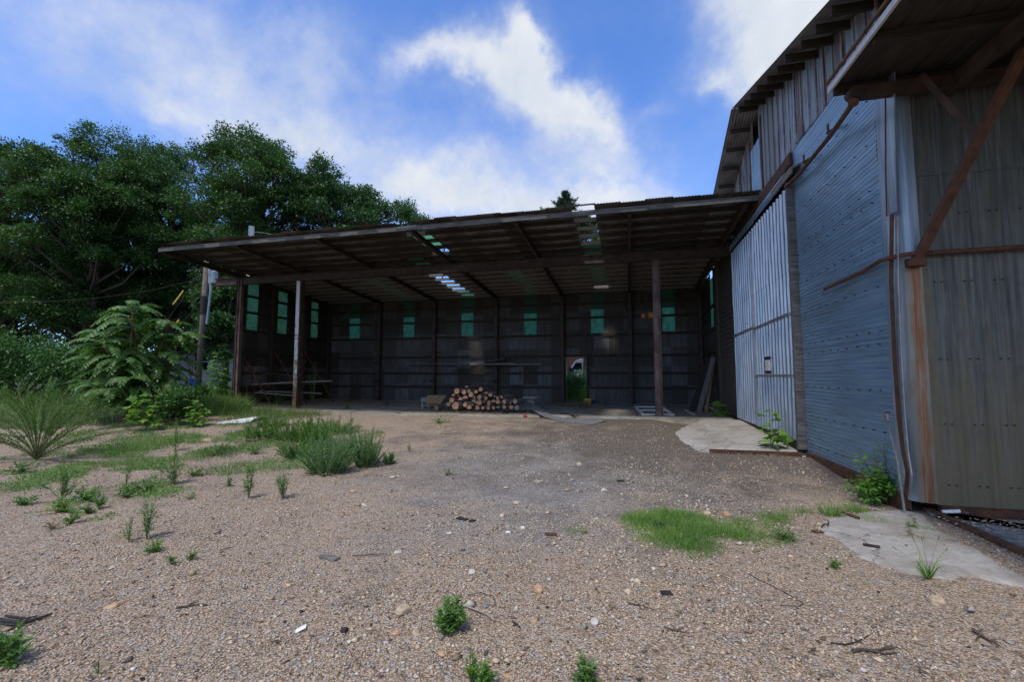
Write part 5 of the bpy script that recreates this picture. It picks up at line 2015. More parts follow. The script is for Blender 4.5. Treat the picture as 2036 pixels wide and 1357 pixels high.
def boards():
    # low metal-topped bench left of the firewood
    b = atz(856, 813, 0.0)
    yb = b.y
    L_, R_ = atz(827, 815, 0).x, atz(864, 816, 0).x
    z = .0
    t = thing('low_bench', 'low dark bench with a bent metal top left of the firewood', 'bench', (b.x, yb, 0))
    top = aty(850, 791, yb).z
    m = MB()
    m.box((L_-.05, yb-.12, top-.05), (R_+.06, yb+.6, top))
    m.box((L_-.05, yb-.135, top-.16), (R_+.06, yb-.12, top))
    m.box((R_+.06, yb-.12, top-.22), (R_+.075, yb+.6, top))
    m.build('top', M['dark_grey'], t)
    for x in (L_, R_):
        for y in (yb-.05, yb+.52):
            m = MB()
            m.bar((x, y, 0), (x, y, top-.05), .06, .06, (0, 1, 0))
            m.build('leg', M['pale_wood'], t)
    m = MB()
    m.bar((L_+.03, yb-.05, .12), (R_-.03, yb-.05, .12), .04, .05)
    m.build('rail', M['grey_wood'], t)
    # plywood sheet leaning against the pile
    m = MB()
    a, c = aty(850, 787, 16.5), aty(888, 787, 16.5)
    e, f = aty(875, 802, 15.9), aty(884, 805, 15.9)
    nn = Vector((0, -.02, .015))
    q = [a, c, Vector((c.x-.02, 16.0, .24)), Vector((a.x+.18, 16.0, .22))]
    m.add(q+[v+nn for v in q], [(3, 2, 1, 0), (4, 5, 6, 7), (0, 1, 5, 4), (1, 2, 6, 5), (2, 3, 7, 6), (3, 0, 4, 7)])
    tag(m.build('plywood_sheet', M['tan_wood'], None, a), 'pale plywood sheet lying slanted between bench and firewood', 'board')
    # short stump under it
    m = MB()
    p = atz(868, 817, 0)
    m.tube([p+Vector((0, -.05, .09)), p+Vector((.05, .3, .09))], .09, 12)
    tag(m.build('firewood_log', M['tan_wood'], None, p), 'short tan log lying on the floor between bench and firewood', 'log')
    # cable spool used as table
    p = atz(1053, 815, 0)
    s = mpp(p)
    t = thing('cable_spool', 'grey wooden cable spool standing right of the firewood', 'cable spool', p)
    m = MB()
    p2 = p+Vector((0, .25, 0))
    hz = (815-793)*s+.05
    m.tube([p2+Vector((0, 0, hz-.05)), p2+Vector((0, 0, hz))], .33, 24)
    m.build('top_flange', M['pale_wood'], t)
    m = MB()
    m.tube([p2+Vector((0, 0, .05)), p2+Vector((0, 0, hz-.05))], .17, 18)
    m.build('drum', M['pale_wood'], t)
    m = MB()
    m.tube([p2+Vector((0, 0, .0)), p2+Vector((0, 0, .05))], .33, 24)
    m.build('bottom_flange', M['pale_wood'], t)
    # bent sheet of roofing metal
    m = MB()
    P = [atz(1037, 799, .26), atz(1055, 815, .12), atz(1083, 829, .035), atz(1110, 838, .012), atz(1150, 841, .012), atz(1180, 843, .012)]
    Q = [atz(1041, 796, .36), atz(1068, 808, .2), atz(1100, 824, .06), atz(1130, 829, .03), atz(1170, 832, .03), atz(1208, 835, .03)]
    for pts in (P, Q):
        for k in range(len(pts)):
            g = gz(pts[k].x, pts[k].y)
            pts[k].z = pts[k].z + max(g, 0 if pts[k].y > 14.9 else g)
    nn = 9
    vs, fs = [], []
    for a, c in zip(P, Q):
        for k in range(nn):
            v = a.lerp(c, k/(nn-1))
            v.z += .012*(k % 2)+(.05 if k == nn-1 else 0)*0
            vs.append(v)
    for i in range(len(P)-1):
        for k in range(nn-1):
            fs.append((i*nn+k, i*nn+k+1, (i+1)*nn+k+1, (i+1)*nn+k))
    m.add(vs, fs)
    o = m.build('metal_sheet', M['galv_sheet'], None, P[3])
    md = o.modifiers.new('thickness', 'SOLIDIFY')
    md.thickness = .006
    tag(o, 'long bent sheet of grey roofing metal lying before the cable spool', 'metal sheet')
    # grey board at the front edge of the floor
    m = MB()
    a, c = atz(722, 815, .03), atz(795, 822, .02)
    m.bar(a, c, .14, .035)
    tag(m.build('loose_board', M['grey_wood'], None, a), 'weathered grey board lying at the front edge of the shed floor', 'board')
    m = MB()
    a, c = atz(1000, 823, .02), atz(1045, 818, .02)
    m.bar(a, c, .06, .03)
    tag(m.build('loose_board', M['dark_wood'], None, a), 'dark stick of wood lying in front of the firewood', 'board')
    m = MB()
    a, c = atz(1115, 822, .02), atz(1150, 828, .02)
    m.bar(a, c, .05, .03)
    tag(m.build('loose_board', M['dark_wood'], None, a), 'dark wood scrap lying behind the bent metal sheet', 'board')
    # white window frame
    C = [atz(1264, 811, .0), atz(1318, 811, .0), atz(1337, 827, 0), atz(1279, 827, 0)]
    t = thing('window_frame', 'white empty window frame lying flat beside the brown post', 'window frame', C[0])
    zz = Vector((0, 0, .03))
    m = MB()
    for i in range(4):
        a, c = C[i]+zz, C[(i+1) % 4]+zz
        d = (c-a).normalized()*.05
        m.bar(a-d*(1 if i % 2 == 0 else -1), c+d*(1 if i % 2 == 0 else -1), .085, .05)
    m.build('outer_frame', M['white_paint'], t)
    m = MB()
    a, c = C[0].lerp(C[3], .48)+zz, C[1].lerp(C[2], .48)+zz
    m.bar(a+(c-a)*.04, c-(c-a)*.04, .05, .045)
    m.build('cross_bar', M['white_paint'], t)
    m = MB()
    a, c = atz(1362, 815, .015), atz(1381, 826, .015)
    m.bar(a, c, .035, .025)
    tag(m.build('white_strip', M['white_paint'], None, a), 'thin white strip of wood lying right of the window frame', 'strip')
    # leaning planks in the right corner
    for i, (pb, pt, yb_, yt, w, mt, lab) in enumerate((((1375, 808), (1412, 714), 17.8, 18.6, .22, 'dark_wood', 'dark plank, farthest left of those leaning in the right shed corner'),
                                                  ((1389, 809), (1423, 711), 17.6, 18.5, .16, 'grey_wood', 'brown grey plank, middle one leaning in the right shed corner'),
                                                  ((1403, 809), (1427, 722), 17.6, 18.6, .10, 'tan_wood', 'narrow tan plank leaning in the right shed corner'),
                                                  ((1382, 807), (1418, 716), 17.95, 18.7, .2, 'dark_wood', 'dark plank leaning second from left in the right shed corner'))):
        m = MB()
        a, c = aty(pb[0], pb[1], yb_), aty(pt[0], pt[1], yt)
        a.z = .01
        c.x = min(c.x, 3.1)
        m.bar(a, c, w, .05, (0, 1, .2), twist=0)
        tag(m.build('leaning_plank', M[mt], None, a), lab, 'plank', 'planks leaning in the shed corner')
    # hoist hanging from the rafters
    hp = aty(1283, 628, 17.6)
    t = thing('chain_hoist', 'orange electric chain hoist hanging beside the brown post', 'hoist', hp)
    s = mpp(hp)
    m = MB()
    m.tube([hp+Vector((-.12, 0, 0)), hp+Vector((-.02, 0, 0))], [.085, .10], 14)
    m.tube([hp+Vector((-.15, 0, 0)), hp+Vector((-.12, 0, 0))], [.05, .085], 14)
    m.tube([hp+Vector((.12, 0, .01)), hp+Vector((.32, 0, .01))], .12, 14)
    m.build('motor_housing', M['orange_paint'], t, smooth=False)
    m = MB()
    m.box((hp.x-.02, hp.y-.09, hp.z-.07), (hp.x+.12, hp.y+.09, hp.z+.13))
    m.build('gear_box', M['dark_steel'], t)
    m = MB()
    tp = hp+Vector((.08, 0, zr(17.6)-hp.z+.02))
    m.tube([hp+Vector((.05, 0, .1)), hp+Vector((.07, 0, .6)), tp], .012, 6)
    m.tube([hp+Vector((-.1, 0, .05)), hp+Vector((-.3, .05, .35)), hp+Vector((-.22, 0, .75)), hp+Vector((-.02, 0, .55)), hp+Vector((.1, 0, 1.0))], .012, 6)
    m.tube([hp+Vector((-.05, 0, .1)), hp+Vector((-.18, .05, .55)), hp+Vector((-.2, 0, 1.05))], .01, 6)
    m.build('chain', M['dark_steel'], t)
    m = MB()
    m.bar(aty(1270, 568, 17.6), aty(1293, 580, 17.6), .05, .05)
    m.build('hanger_arm', M['dark_steel'], t)
    # yellow crate and blue tub in the doorway litter
    p = atz(1168, 805, .0)
    t = thing('yellow_crate', 'yellow plastic crate lying on its side near the shed doorway', 'crate', p)
    m = MB()
    w_, h_, d_ = .30, .25, .32
    th = .018
    for lo, hi in (((-w_/2, 0, 0), (w_/2, d_, th)), ((-w_/2, 0, h_-th), (w_/2, d_, h_)), ((-w_/2, 0, th), (-w_/2+th, d_, h_-th)), ((w_/2-th, 0, th), (w_/2, d_, h_-th)), ((-w_/2+th, d_-th, th), (w_/2-th, d_, h_-th))):
        m.box(tuple(p[i]+lo[i] for i in range(3)), tuple(p[i]+hi[i] for i in range(3)))
    ob = m.build('shell', M['yellow_plastic'], t)
    m = MB()
    m.box((p.x-w_/2-.012, p.y-.014, h_-.04), (p.x+w_/2+.012, p.y+.01, h_+.012))
    m.box((p.x-w_/2-.012, p.y-.014, -.0), (p.x+w_/2+.012, p.y+.01, .03))
    m.build('rim', M['yellow_plastic'], t)
    p = atz(1181, 804, 0)
    m = MB()
    m.tube([p+Vector((0, .1, 0)), p+Vector((0, .1, .16))], [.08, .10], 14)
    m.tube([p+Vector((0, .1, .16)), p+Vector((0, .1, .175))], .11, 14)
    tag(m.build('blue_tub', M['blue_plastic'], None, p), 'small blue tub standing right of the yellow crate', 'tub')
    # red cap in front of the pile
    p = atz(1044, 830, 0)
    m = MB()
    m.tube([p+Vector((0, 0, -.02)), p+Vector((0, 0, .02)), p+Vector((0, 0, .06)), p+Vector((0, 0, .085))], [.05, .065, .06, .03], 12)
    tag(m.build('plastic_piece', M['red_plastic'], None, p), 'small red plastic piece on the ground below the firewood', 'plastic piece')
    # shelf boards stored on brackets of the back wall
    for i, (a, c, w, mt, lab) in enumerate((((808, 723), (1010, 726), .14, 'grey_wood', 'longest dark plank stored along the back wall brackets'),
                                            ((915, 722), (1022, 723), .06, 'grey_wood', 'pale grey plank lying on the stored dark planks'),
                                            ((900, 738), (1015, 714), .10, 'dark_wood', 'dark plank lying slanted across the stored planks'),
                                            ((935, 725), (1076, 725), .12, 'grey_wood', 'dark plank reaching farthest right on the back wall brackets'),
                                            ((965, 722), (1005, 713), .16, 'dark_steel', 'dark bent sheet lying on top of the stored planks'))):
        m = MB()
        m.bar(aty(*a, YB-.42-.07*i), aty(*c, YB-.42-.07*i), w, .035+.01*i)
        p = aty(*a, YB-.42)
        tag(m.build('stored_plank', M[mt], None, p), lab, 'plank', 'planks stored on the back wall brackets')
    for x, lab in ((COLX[1], 'column left of the firewood'), (COLX[2], 'column behind the left end of the firewood'), (COLX[3], 'column behind the right end of the firewood')):
        for z in (1.0, 1.9):
            m = MB()
            m.bar((x, YB-.25, z), (x, YB-.7, z+.06), .05, .06)
            tag(m.build('wall_bracket', M['dark_steel'], None, (x, YB-.25, z)), '%s bracket sticking out of the %s' % ('lower' if z < 1.5 else 'upper', lab), 'bracket')
    # rusty rack with pins along the left wall
    for i, (tp, bt, y) in enumerate((((473, 688), (516, 764), 16.2), ((541, 690), (583, 760), 17.6), ((606, 698), (641, 760), 19.4))):
        a, c = aty(*tp, y), aty(*bt, y)
        k = (c-a)
        c2 = c+k*((c.z-.02)/max(.01, a.z-c.z))*1.0 if c.z > .05 else c
        t = thing('pipe_rack', ['rusty slanted rack nearest the shed corner, its pins pointing up', 'rusty slanted rack between the first two green strips of the left wall', 'faint rusty slanted rack farthest back on the left wall'][i], 'rack', (c2.x, c2.y, 0), 'slanted pipe racks on the left wall')
        m = MB()
        m.bar(a, c2, .05, .05)
        m.build('upright', M['rust'], t)
        for q in range(6):
            b0 = a.lerp(c2, .02+q*.145)
            m = MB()
            m.tube([b0, b0+Vector((.26, -.02, .2))], .013, 6)
            m.build('pin', M['pipe_rust'], t)
    t = thing('pipe_rack', 'rusty rack behind the white post with pins showing to its right', 'rack', (-12.1, 16.1, 0), 'slanted pipe racks on the left wall')
    m = MB()
    m.bar(aty(590, 700, 16.3), aty(600, 806, 16.3), .05, .05)
    m.build('upright', M['rust'], t)
    for k in range(7):
        m = MB()
        m.tube([aty(594, 700+15*k, 16.3), aty(610, 687+15*k, 16.25)], .013, 6)
        m.build('pin', M['pipe_rust'], t)
    m = MB()
    m.tube([aty(500, 765, 16.2), aty(585, 761, 16.4), aty(660, 758, 17.0)], .035, 8)
    tag(m.build('steel_pipe', M['grey_wood'], None, aty(500, 765, 16.2)), 'pale pipe lying level across the slanted racks', 'pipe')
    m = MB()
    m.bar(aty(508, 781, 16.1), aty(595, 788, 16.3), .09, .04)
    m.bar(aty(515, 778, 16.3), aty(640, 783, 16.8), .09, .04)
    tag(m.build('board_bundle', M['grey_wood'], None, aty(510, 780, 16.1)), 'pair of grey boards lying low on the slanted racks', 'boards')
    m = MB()
    m.tube([aty(516, 748, 16.1), aty(535, 742, 16.2), aty(600, 750, 16.6)], .012, 6)
    for x in (476, 491, 506):
        m.tube([aty(x, 705+(x-476)*.8, 15.9), aty(x, 800, 15.9)], .010, 6)
    for yy in (740, 758, 782):
        m.tube([aty(470, yy, 15.92), aty(520, yy+1, 15.92)], .010, 6)
    tag(m.build('wire_mesh', M['rust'], None, aty(490, 800, 15.9)), 'rusty wire panel standing against the left shed wall corner', 'wire mesh')
    # litter of leaves at the doorway
    rng = np.random.default_rng(12)
    n = 1500
    x = rng.normal(-2.5, .75, n)
    y = rng.uniform(19.2, 22.3, n)
    v, f = leaves(KITE, np.stack([x, y, rng.uniform(.006, .03, n)+.13*np.exp(-((x+2.4)/.7)**2-((y-21.2)/.9)**2)], 1), rng.normal(size=(n, 3))*np.array([1, 1, .15]), rng.normal(size=(n, 3))*.4+np.array([0, 0, 1.]), rng.uniform(.05, .11, n), rng.uniform(.03, .06, n))
    tag(np_mesh('leaf_litter', v, f, M['dry_leaf']), 'dead leaves blown in at the shed doorway', 'leaf litter', kind='stuff')
    # white plastic sheet
    m = MB()
    c = [GZ(*q) for q in ((440, 843), (470, 832), (512, 826), (522, 836), (500, 842), (470, 843))]
    ctr = GZ(485, 838)
    nx, ny = 22, 9
    rr = random.Random(3)
    vs, fs = [], []
    for j in range(ny):
        for i in range(nx):
            u, v = i/(nx-1), j/(ny-1)
            a = c[0].lerp(c[3], u)+Vector((0, (v-.5)*(.35+.9*u), 0))
            z = gz(a.x, a.y)+.02+(.10*u+.03)*max(0, math.sin(3.1*v)) * (.6+.5*mnoise.noise(Vector((u*5, v*4, 1))))+.05*abs(mnoise.noise(Vector((u*11, v*9, 4))))
            vs.append((a.x+.05*mnoise.noise(Vector((v*6, u*3, 9))), a.y+.08*mnoise.noise(Vector((u*8, v, 2))), z))
    for j in range(ny-1):
        for i in range(nx-1):
            fs.append((j*nx+i, j*nx+i+1, (j+1)*nx+i+1, (j+1)*nx+i))
    m.add(vs, fs)
    tag(m.build('plastic_sheet', M['dirty_sheet'], None, ctr), 'crumpled white plastic sheet on the ground before the shed', 'plastic sheet')


boards()


# ------------------------------------------------------------------ notice on the door
def notice():
    xd = XB-.10-.034-.012
    a, c = atx(1521, 714, xd), atx(1532, 739, xd)
    y0, y1 = c.y, a.y
    z0, z1 = c.z, a.z
    t = thing('door_notice', 'white paper notice taped with black tape to the sliding door', 'notice', (xd, (y0+y1)/2, z0))
    m = MB()
    m.box((xd-.004, y0, z0), (xd, y1, z1))
    m.build('paper', M['paper'], t)
    h = z1-z0
    m = MB()
    m.box((xd-.008, y0-.02, z1-.03), (xd-.0045, y1+.03, z1+.045))
    m.box((xd-.008, y0-.03, z0-.045), (xd-.0045, y1+.03, z0+.02))
    m.box((xd-.0075, y1-.012, z0+.02), (xd-.0045, y1+.018, z1-.03))
    m.build('tape', M['ink'], t)
    m = MB()
    rr = random.Random(2)
    for k, (w0, w1) in enumerate(((.25, .75), (.1, .85), (.05, .9), (.1, .85))):
        zc = z1-h*(.2+.2*k)
        u = w0
        while u < w1:
            du = rr.uniform(.03, .07)
            yy = y1-(y1-y0)*u
            hh = h*.045*rr.uniform(.7, 1.2)
            if rr.random() < .85:
                m.box((xd-.0065, yy-(y1-y0)*du*.6, zc-hh), (xd-.0045, yy, zc+hh*rr.uniform(-.2, 1)))
            u += du+.02
    m.build('handwriting', M['ink'], t)


notice()


# faucet pipe at the barn corner
def faucet():
    b = atx(1797, 985, XB-.12)
    b.z = gz(b.x, b.y)
    tp = atx(1762, 828, XB-.12)
    t = thing('water_tap', 'grey standpipe with a tap leaning at the foot of the barn corner', 'tap', b)
    m = MB()
    mid = atx(1784, 915, XB-.1)
    m.tube([b, mid, tp], .013, 8)
    m.build('pipe', M['dark_grey'], t)
    m = MB()
    m.tube([tp+Vector((0, 0, -.02)), tp+Vector((0, 0, .035))], .032, 8)
    m.tube([tp+Vector((0, 0, .02)), tp+Vector((-.02, -.08, .02)), tp+Vector((-.03, -.10, -.05))], [.02, .018, .016], 8)
    m.build('tap_head', M['dark_grey'], t)
    m = MB()
    m.bar(tp+Vector((-.03, -.04, .05)), tp+Vector((-.01, -.10, .05)), .02, .015)
    m.build('handle', M['dark_steel'], t)


faucet()


# ------------------------------------------------------------------ loose things on the yard
def stone(label, px, py, size, mat, seed, flat=.6, name='stone', cat_='stone', group=None):
    rr = random.Random(seed)
    p = GZ(px, py)
    r = size*mpp(p)/2*.82
    import bmesh
    bm = bmesh.new()
    bmesh.ops.create_icosphere(bm, subdivisions=3, radius=1)
    ax = (rr.uniform(.9, 1.15), rr.uniform(.7, .95), flat*rr.uniform(.9, 1.1))
    o1 = Vector((rr.uniform(0, 50), 0, seed))
    cuts = [(Vector((rr.gauss(0, 1), rr.gauss(0, 1), rr.gauss(0, .8))).normalized(), rr.uniform(.55, .85)) for _ in range(9)]
    for v in bm.verts:
        q = v.co.copy()
        for n_, d_ in cuts:
            e = q.dot(n_)-d_
            if e > 0:
                q -= n_*e*.9
        q *= 1+.10*mnoise.noise(q*2.2+o1)
        v.co = Vector((q.x*ax[0], q.y*ax[1], q.z*ax[2]))*r*1.2
    th = rr.uniform(0, 6)
    bmesh.ops.rotate(bm, verts=bm.verts, cent=(0, 0, 0), matrix=Matrix.Rotation(th, 3, 'Z'))
    me = bpy.data.meshes.new(name)
    bm.to_mesh(me)
    bm.free()
    o = finish(name, me, M[mat], None, (p.x, p.y, p.z+r*flat*.38), False)
    return tag(o, label, cat_, group)


SG = 'larger stones lying on the gravel'
for k, (px, py, sz, mt, lab, fl) in enumerate((
        (1070, 1178, 23, 'orange_stone', 'bright orange angular stone in the centre foreground', .8),
        (803, 1220, 34, 'tan_stone', 'largest tan stone, left of the bushy dark green weed', .7),
        (1183, 1240, 19, 'pale_stone', 'pale stone right of the white stick in the foreground', .6),
        (1062, 1238, 14, 'orange_stone', 'small orange stone below the bright orange one', .7),
        (1861, 1201, 26, 'tan_stone', 'tan orange stone below the concrete pad at the right', .75),
        (791, 1102, 15, 'pale_stone', 'white stone left of the middle in the foreground', .7),
        (938, 1141, 22, 'pale_stone', 'long whitish stone between the white stone and the orange one', .5),
        (228, 1206, 24, 'orange_stone', 'flat orange chip in the left foreground', .25),
        (1153, 1097, 12, 'orange_stone', 'small rusty orange stone at the left end of the grass patch', .6),
        (788, 1263, 20, 'orange_stone', 'orange brown stone below the largest tan stone', .5),
        (826, 1262, 18, 'tan_stone', 'light brown stone right of the orange brown one below the largest tan stone', .6),
        (1408, 1025, 20, 'tan_stone', 'left of two tan stones at the upper edge of the grass patch', .6),
        (1443, 1025, 17, 'orange_stone', 'right of two tan stones at the upper edge of the grass patch', .6),
        (1201, 978, 18, 'pale_stone', 'pale tan stone in the gravel above the small thin grass patch', .6),
        (1128, 977, 12, 'orange_stone', 'small tan stone left of the pale tan one in mid gravel', .6),
        (1151, 925, 14, 'tan_stone', 'tan stone farthest away in the middle of the gravel', .6),
        (1026, 1003, 15, 'tan_stone', 'tan stone alone left of mid gravel', .6),
        (701, 979, 13, 'orange_stone', 'orange stone below the second large feathery weed', .5),
        (724, 1007, 14, 'pale_stone', 'pale stone lower right of the largest feathery weed', .5),
        (410, 878, 16, 'tan_stone', 'flat tan stone among the weeds left of the plastic sheet', .4),
        (880, 1302, 22, 'orange_stone', 'reddish flat stone at the lower centre', .4),
        (645, 1272, 14, 'grey_stone', 'grey flat stone beside the black lump', .4),
        (1138, 957, 15, 'grey_stone', 'blue grey stone in the middle of the gravel', .5),
        (1080, 1238, 11, 'grey_stone', 'small blue grey stone right of the small orange one', .5),
        (1009, 1346, 16, 'orange_stone', 'orange stone between the two weeds at the bottom edge', .6),
        (965, 1208, 18, 'grey_stone', 'pale grey stone beside the white stick', .6))):
    stone(lab, px, py, sz, mt, 200+k, fl, group=SG)

stone('black lump of coal-like slag in the foreground left of centre', 686, 1257, 15, 'black_rubber', 300, .8, 'slag_lump', 'slag')
stone('small black lump above the black slag in the foreground', 599, 1219, 9, 'black_rubber', 301, .7, 'slag_lump', 'slag')


def chip(name, label, cat_, px, py, ln, wd, ang, mat, th=.012, tilt=0.0):
    """a flat scrap; ln, wd in photo pixels, ang in the ground plane"""
    p = GZ(px, py)
    s = mpp(p)
    m = MB()
    d = Vector((math.cos(ang), math.sin(ang), tilt))*ln*s/2
    c = p+Vector((0, 0, th/2+.004+abs(tilt)*ln*s*.3))
    m.bar(c-d, c+d, wd*s, th)
    return tag(m.build(name, M[mat], None, p), label, cat_)


chip('wood_block', 'grey piece of board lying alone on the gravel left of centre', 'wood scrap', 655, 1112, 38, 14, -.25, 'grey_wood', .02)
chip('rubber_strip', 'left of two black rubber strips in the middle of the yard', 'rubber strip', 919, 1034, 22, 12, -.4, 'black_rubber')
chip('rubber_strip', 'right of two black rubber strips in the middle of the yard', 'rubber strip', 939, 1038, 10, 10, -.2, 'black_rubber')
chip('rubber_strip', 'black strip lying on the gravel below the grass patch', 'rubber strip', 1325, 1182, 18, 14, .25, 'black_rubber', .008)
chip('rubber_strip', 'black strip lying on the bright grass patch', 'rubber strip', 1311, 1050, 8, 16, 1.2, 'black_rubber', .05)
chip('rubber_strip', 'black scrap at the upper middle of the gravel', 'rubber strip', 1234, 958, 14, 9, .1, 'black_rubber')
chip('paper_scrap', 'folded white scrap in the left foreground', 'scrap', 598, 1255, 15, 12, .6, 'white_plastic', .003, .35)
chip('white_chip', 'white broken piece on the mid gravel left of the thin grass', 'scrap', 1010, 1061, 8, 7, .5, 'white_plastic', .012)
chip('white_chip', 'long white broken strip behind the middle gravel', 'scrap', 1070, 959, 18, 6, .6, 'pale_stone', .008)
chip('leaf_scrap', 'brown dead leaf at the lower right of the grass patch', 'dead leaf', 1503, 1097, 12, 10, .5, 'dry_leaf', .004, .15)
chip('rust_scrap', 'reddish brown bark scrap in the middle of the yard', 'scrap', 1095, 1065, 22, 12, .2, 'rust', .01)


def stick(name, label, cat_, pxs, r0, r1, mat, lift=.01, branches=()):
    pts = [GZ(*q)+Vector((0, 0, lift+r0)) for q in pxs]
    m = MB()
    k = len(pts)
    m.tube(pts, [r0+(r1-r0)*i/(k-1) for i in range(k)], 6)
    for b in branches:
        q = [GZ(*v)+Vector((0, 0, lift+r0)) for v in b]
        m.tube(q, [r0*.6]*(len(q)-1)+[r1*.5], 5)
    return tag(m.build(name, M[mat], None, pts[0]), label, cat_)


stick('wood_stick', 'dark rotten stick in the left foreground', 'stick', [(350, 1212), (372, 1209), (395, 1205), (412, 1206)], .008, .005, 'dark_dirt', .0, [[(372, 1209), (380, 1203), (392, 1200)]])
stick('burnt_root', 'burnt black root bundle at the left edge of the foreground', 'root', [(0, 1238), (30, 1243), (60, 1240), (85, 1233), (104, 1226)], .012, .008, 'black_rubber', .004, [[(10, 1230), (50, 1236), (75, 1230)], [(0, 1246), (40, 1249), (70, 1241)]])
stick('white_stick', 'bent whitish stick beside the bushy dark green weed', 'stick', [(924, 1211), (945, 1218), (968, 1228), (982, 1240)], .007, .005, 'weathered_cut')
stick('wood_stick', 'short dark stick right of the small orange stone', 'stick', [(1019, 1241), (1027, 1247), (1035, 1254)], .006, .004, 'dark_wood')
stick('wood_stick', 'forked dark twig in the lower right foreground', 'stick', [(1652, 1282), (1682, 1285), (1706, 1279), (1726, 1267)], .006, .003, 'dark_wood', 0, [[(1706, 1279), (1716, 1281)]])
stick('dead_root', 'dead brown root at the right edge of the foreground', 'root', [(1935, 1258), (1950, 1268), (1968, 1280), (1990, 1292)], .012, .004, 'dark_dirt', .004, [[(1950, 1268), (1940, 1278)], [(1968, 1280), (1984, 1278)], [(1944, 1262), (1956, 1258)]])
stick('dead_root', 'tangled dry root right of centre in the foreground', 'root', [(1695, 1300), (1715, 1297), (1735, 1300), (1755, 1296), (1785, 1293)], .010, .004, 'dark_dirt', .003, [[(1735, 1300), (1760, 1305), (1790, 1303)], [(1755, 1296), (1775, 1288)]])
stick('dry_weed', 'dry grey weed skeleton on the gravel right of centre', 'dead plant', [(1255, 1204), (1275, 1208), (1300, 1215)], .005, .002, 'dark_dirt', .003, [[(1275, 1208), (1262, 1197)], [(1275, 1208), (1292, 1200)], [(1255, 1204), (1240, 1196)]])
stick('dry_weed', 'dry brown weed skeleton lower right of centre', 'dead plant', [(1320, 1250), (1345, 1258), (1370, 1262)], .005, .002, 'dark_dirt', .003, [[(1345, 1258), (1335, 1245)], [(1345, 1258), (1362, 1248)], [(1330, 1254), (1322, 1266)]])
stick('wood_stick', 'long thin twig left of the white stone', 'stick', [(700, 1109), (735, 1107), (770, 1105)], .004, .003, 'dark_wood')
stick('wood_stick', 'twig lying above the grey piece of board', 'stick', [(437, 1099), (450, 1095), (462, 1092)], .005, .003, 'dark_wood')
stick('wood_stick', 'curved twig in the middle left of the yard', 'stick', [(426, 1066), (436, 1062), (441, 1056)], .006, .004, 'dark_wood')
stick('wire_loop', 'thin dark wire curled on the gravel right of centre', 'wire', [(1490, 1145), (1520, 1160), (1560, 1180), (1597, 1202), (1590, 1208), (1552, 1206)], .0028, .0022, 'black_rubber', .002)
stick('wire_loop', 'thin wire loop behind the white stick', 'wire', [(930, 1188), (955, 1183), (980, 1190), (986, 1203), (978, 1213)], .0028, .0022, 'black_rubber', .01)
stick('iron_pipe', 'short rusty iron pipe at the upper edge of the concrete pad', 'pipe', [(1676, 1026), (1708, 1038)], .017, .017, 'rust', .022)
stick('metal_hook', 'bent dark metal hook on the corner of the concrete pad', 'hook', [(1634, 1055), (1640, 1050), (1646, 1052), (1648, 1046), (1646, 1042)], .009, .006, 'dark_steel', .03)
chip('rust_scrap', 'flat rusty scrap beside the metal hook on the concrete pad', 'scrap', 1626, 1060, 14, 10, .2, 'rust', .012)
chip('bark_piece', 'dark bark piece lying on the concrete pad', 'bark', 1733, 1092, 20, 8, -.35, 'dark_wood', .03)


def curb():
    m = MB()
    m.bar((ap[1].x+.1, ap[0].y-.03, zap(ap[0].y)-.05), (3.2, ap[0].y-.02, zap(ap[0].y)-.05), .03, .09)
    tag(m.build('steel_edge', M['rust'], None, ap[0]), 'rusty steel strip along the front edge of the door apron', 'steel edge')
    a, b = cs[0]-dd*.05, cs[1]+dd*2.0
    a, b = Vector((a.x, a.y, -.345)), Vector((b.x, b.y, -.345))
    m = MB()
    m.bar(a, b, .085, .06)
    tag(m.build('steel_curb', M['rust'], None, a), 'long rusty steel edge of the slab at the end wall', 'steel edge')
    p = Vector((GZ(1874, 1027).x, GZ(1874, 1027).y, -.32))
    q = aty(1910, 1023, p.y)
    q.z = -.30
    m = MB()
    m.tube([p, p.lerp(q, .96)], .022, 10)
    tag(m.build('white_tube', M['white_plastic'], None, p), 'short white plastic tube lying under the end wall', 'tube')
    m = MB()
    m.bar(q+Vector((-.02, .12, .0)), q+Vector((.06, -.03, -.01)), .02, .012)
    tag(m.build('metal_scrap', M['galv_sheet'], None, q), 'thin metal scrap beside the white plastic tube', 'scrap')
    rng = np.random.default_rng(8)
    n = 260
    x = rng.uniform(3.4, 6, n)
    y = 6.5-rng.uniform(0, .55, n)**1.3
    s = rng.uniform(.006, .02, n)
    O = np.array([(1, 0, 0), (0, 1, 0), (-1, 0, 0), (0, -1, 0), (0, 0, 1), (0, 0, -1)], float)
    F = np.array([(0, 1, 4), (1, 2, 4), (2, 3, 4), (3, 0, 4), (1, 0, 5), (2, 1, 5), (3, 2, 5), (0, 3, 5)])
    V = O[None]*(1+rng.normal(size=(n, 6, 1))*.3)*s[:, None, None]*np.array([1.4, 1, .5])+np.stack([x, y, np.full(n, -.326)], 1)[:, None]
    tag(np_mesh('rubble', V.reshape(-1, 3), (F[None]+(np.arange(n)*6)[:, None, None]).reshape(-1, 3), M['pebble']), 'small rubble and dirt below the end wall', 'rubble', kind='stuff')


curb()


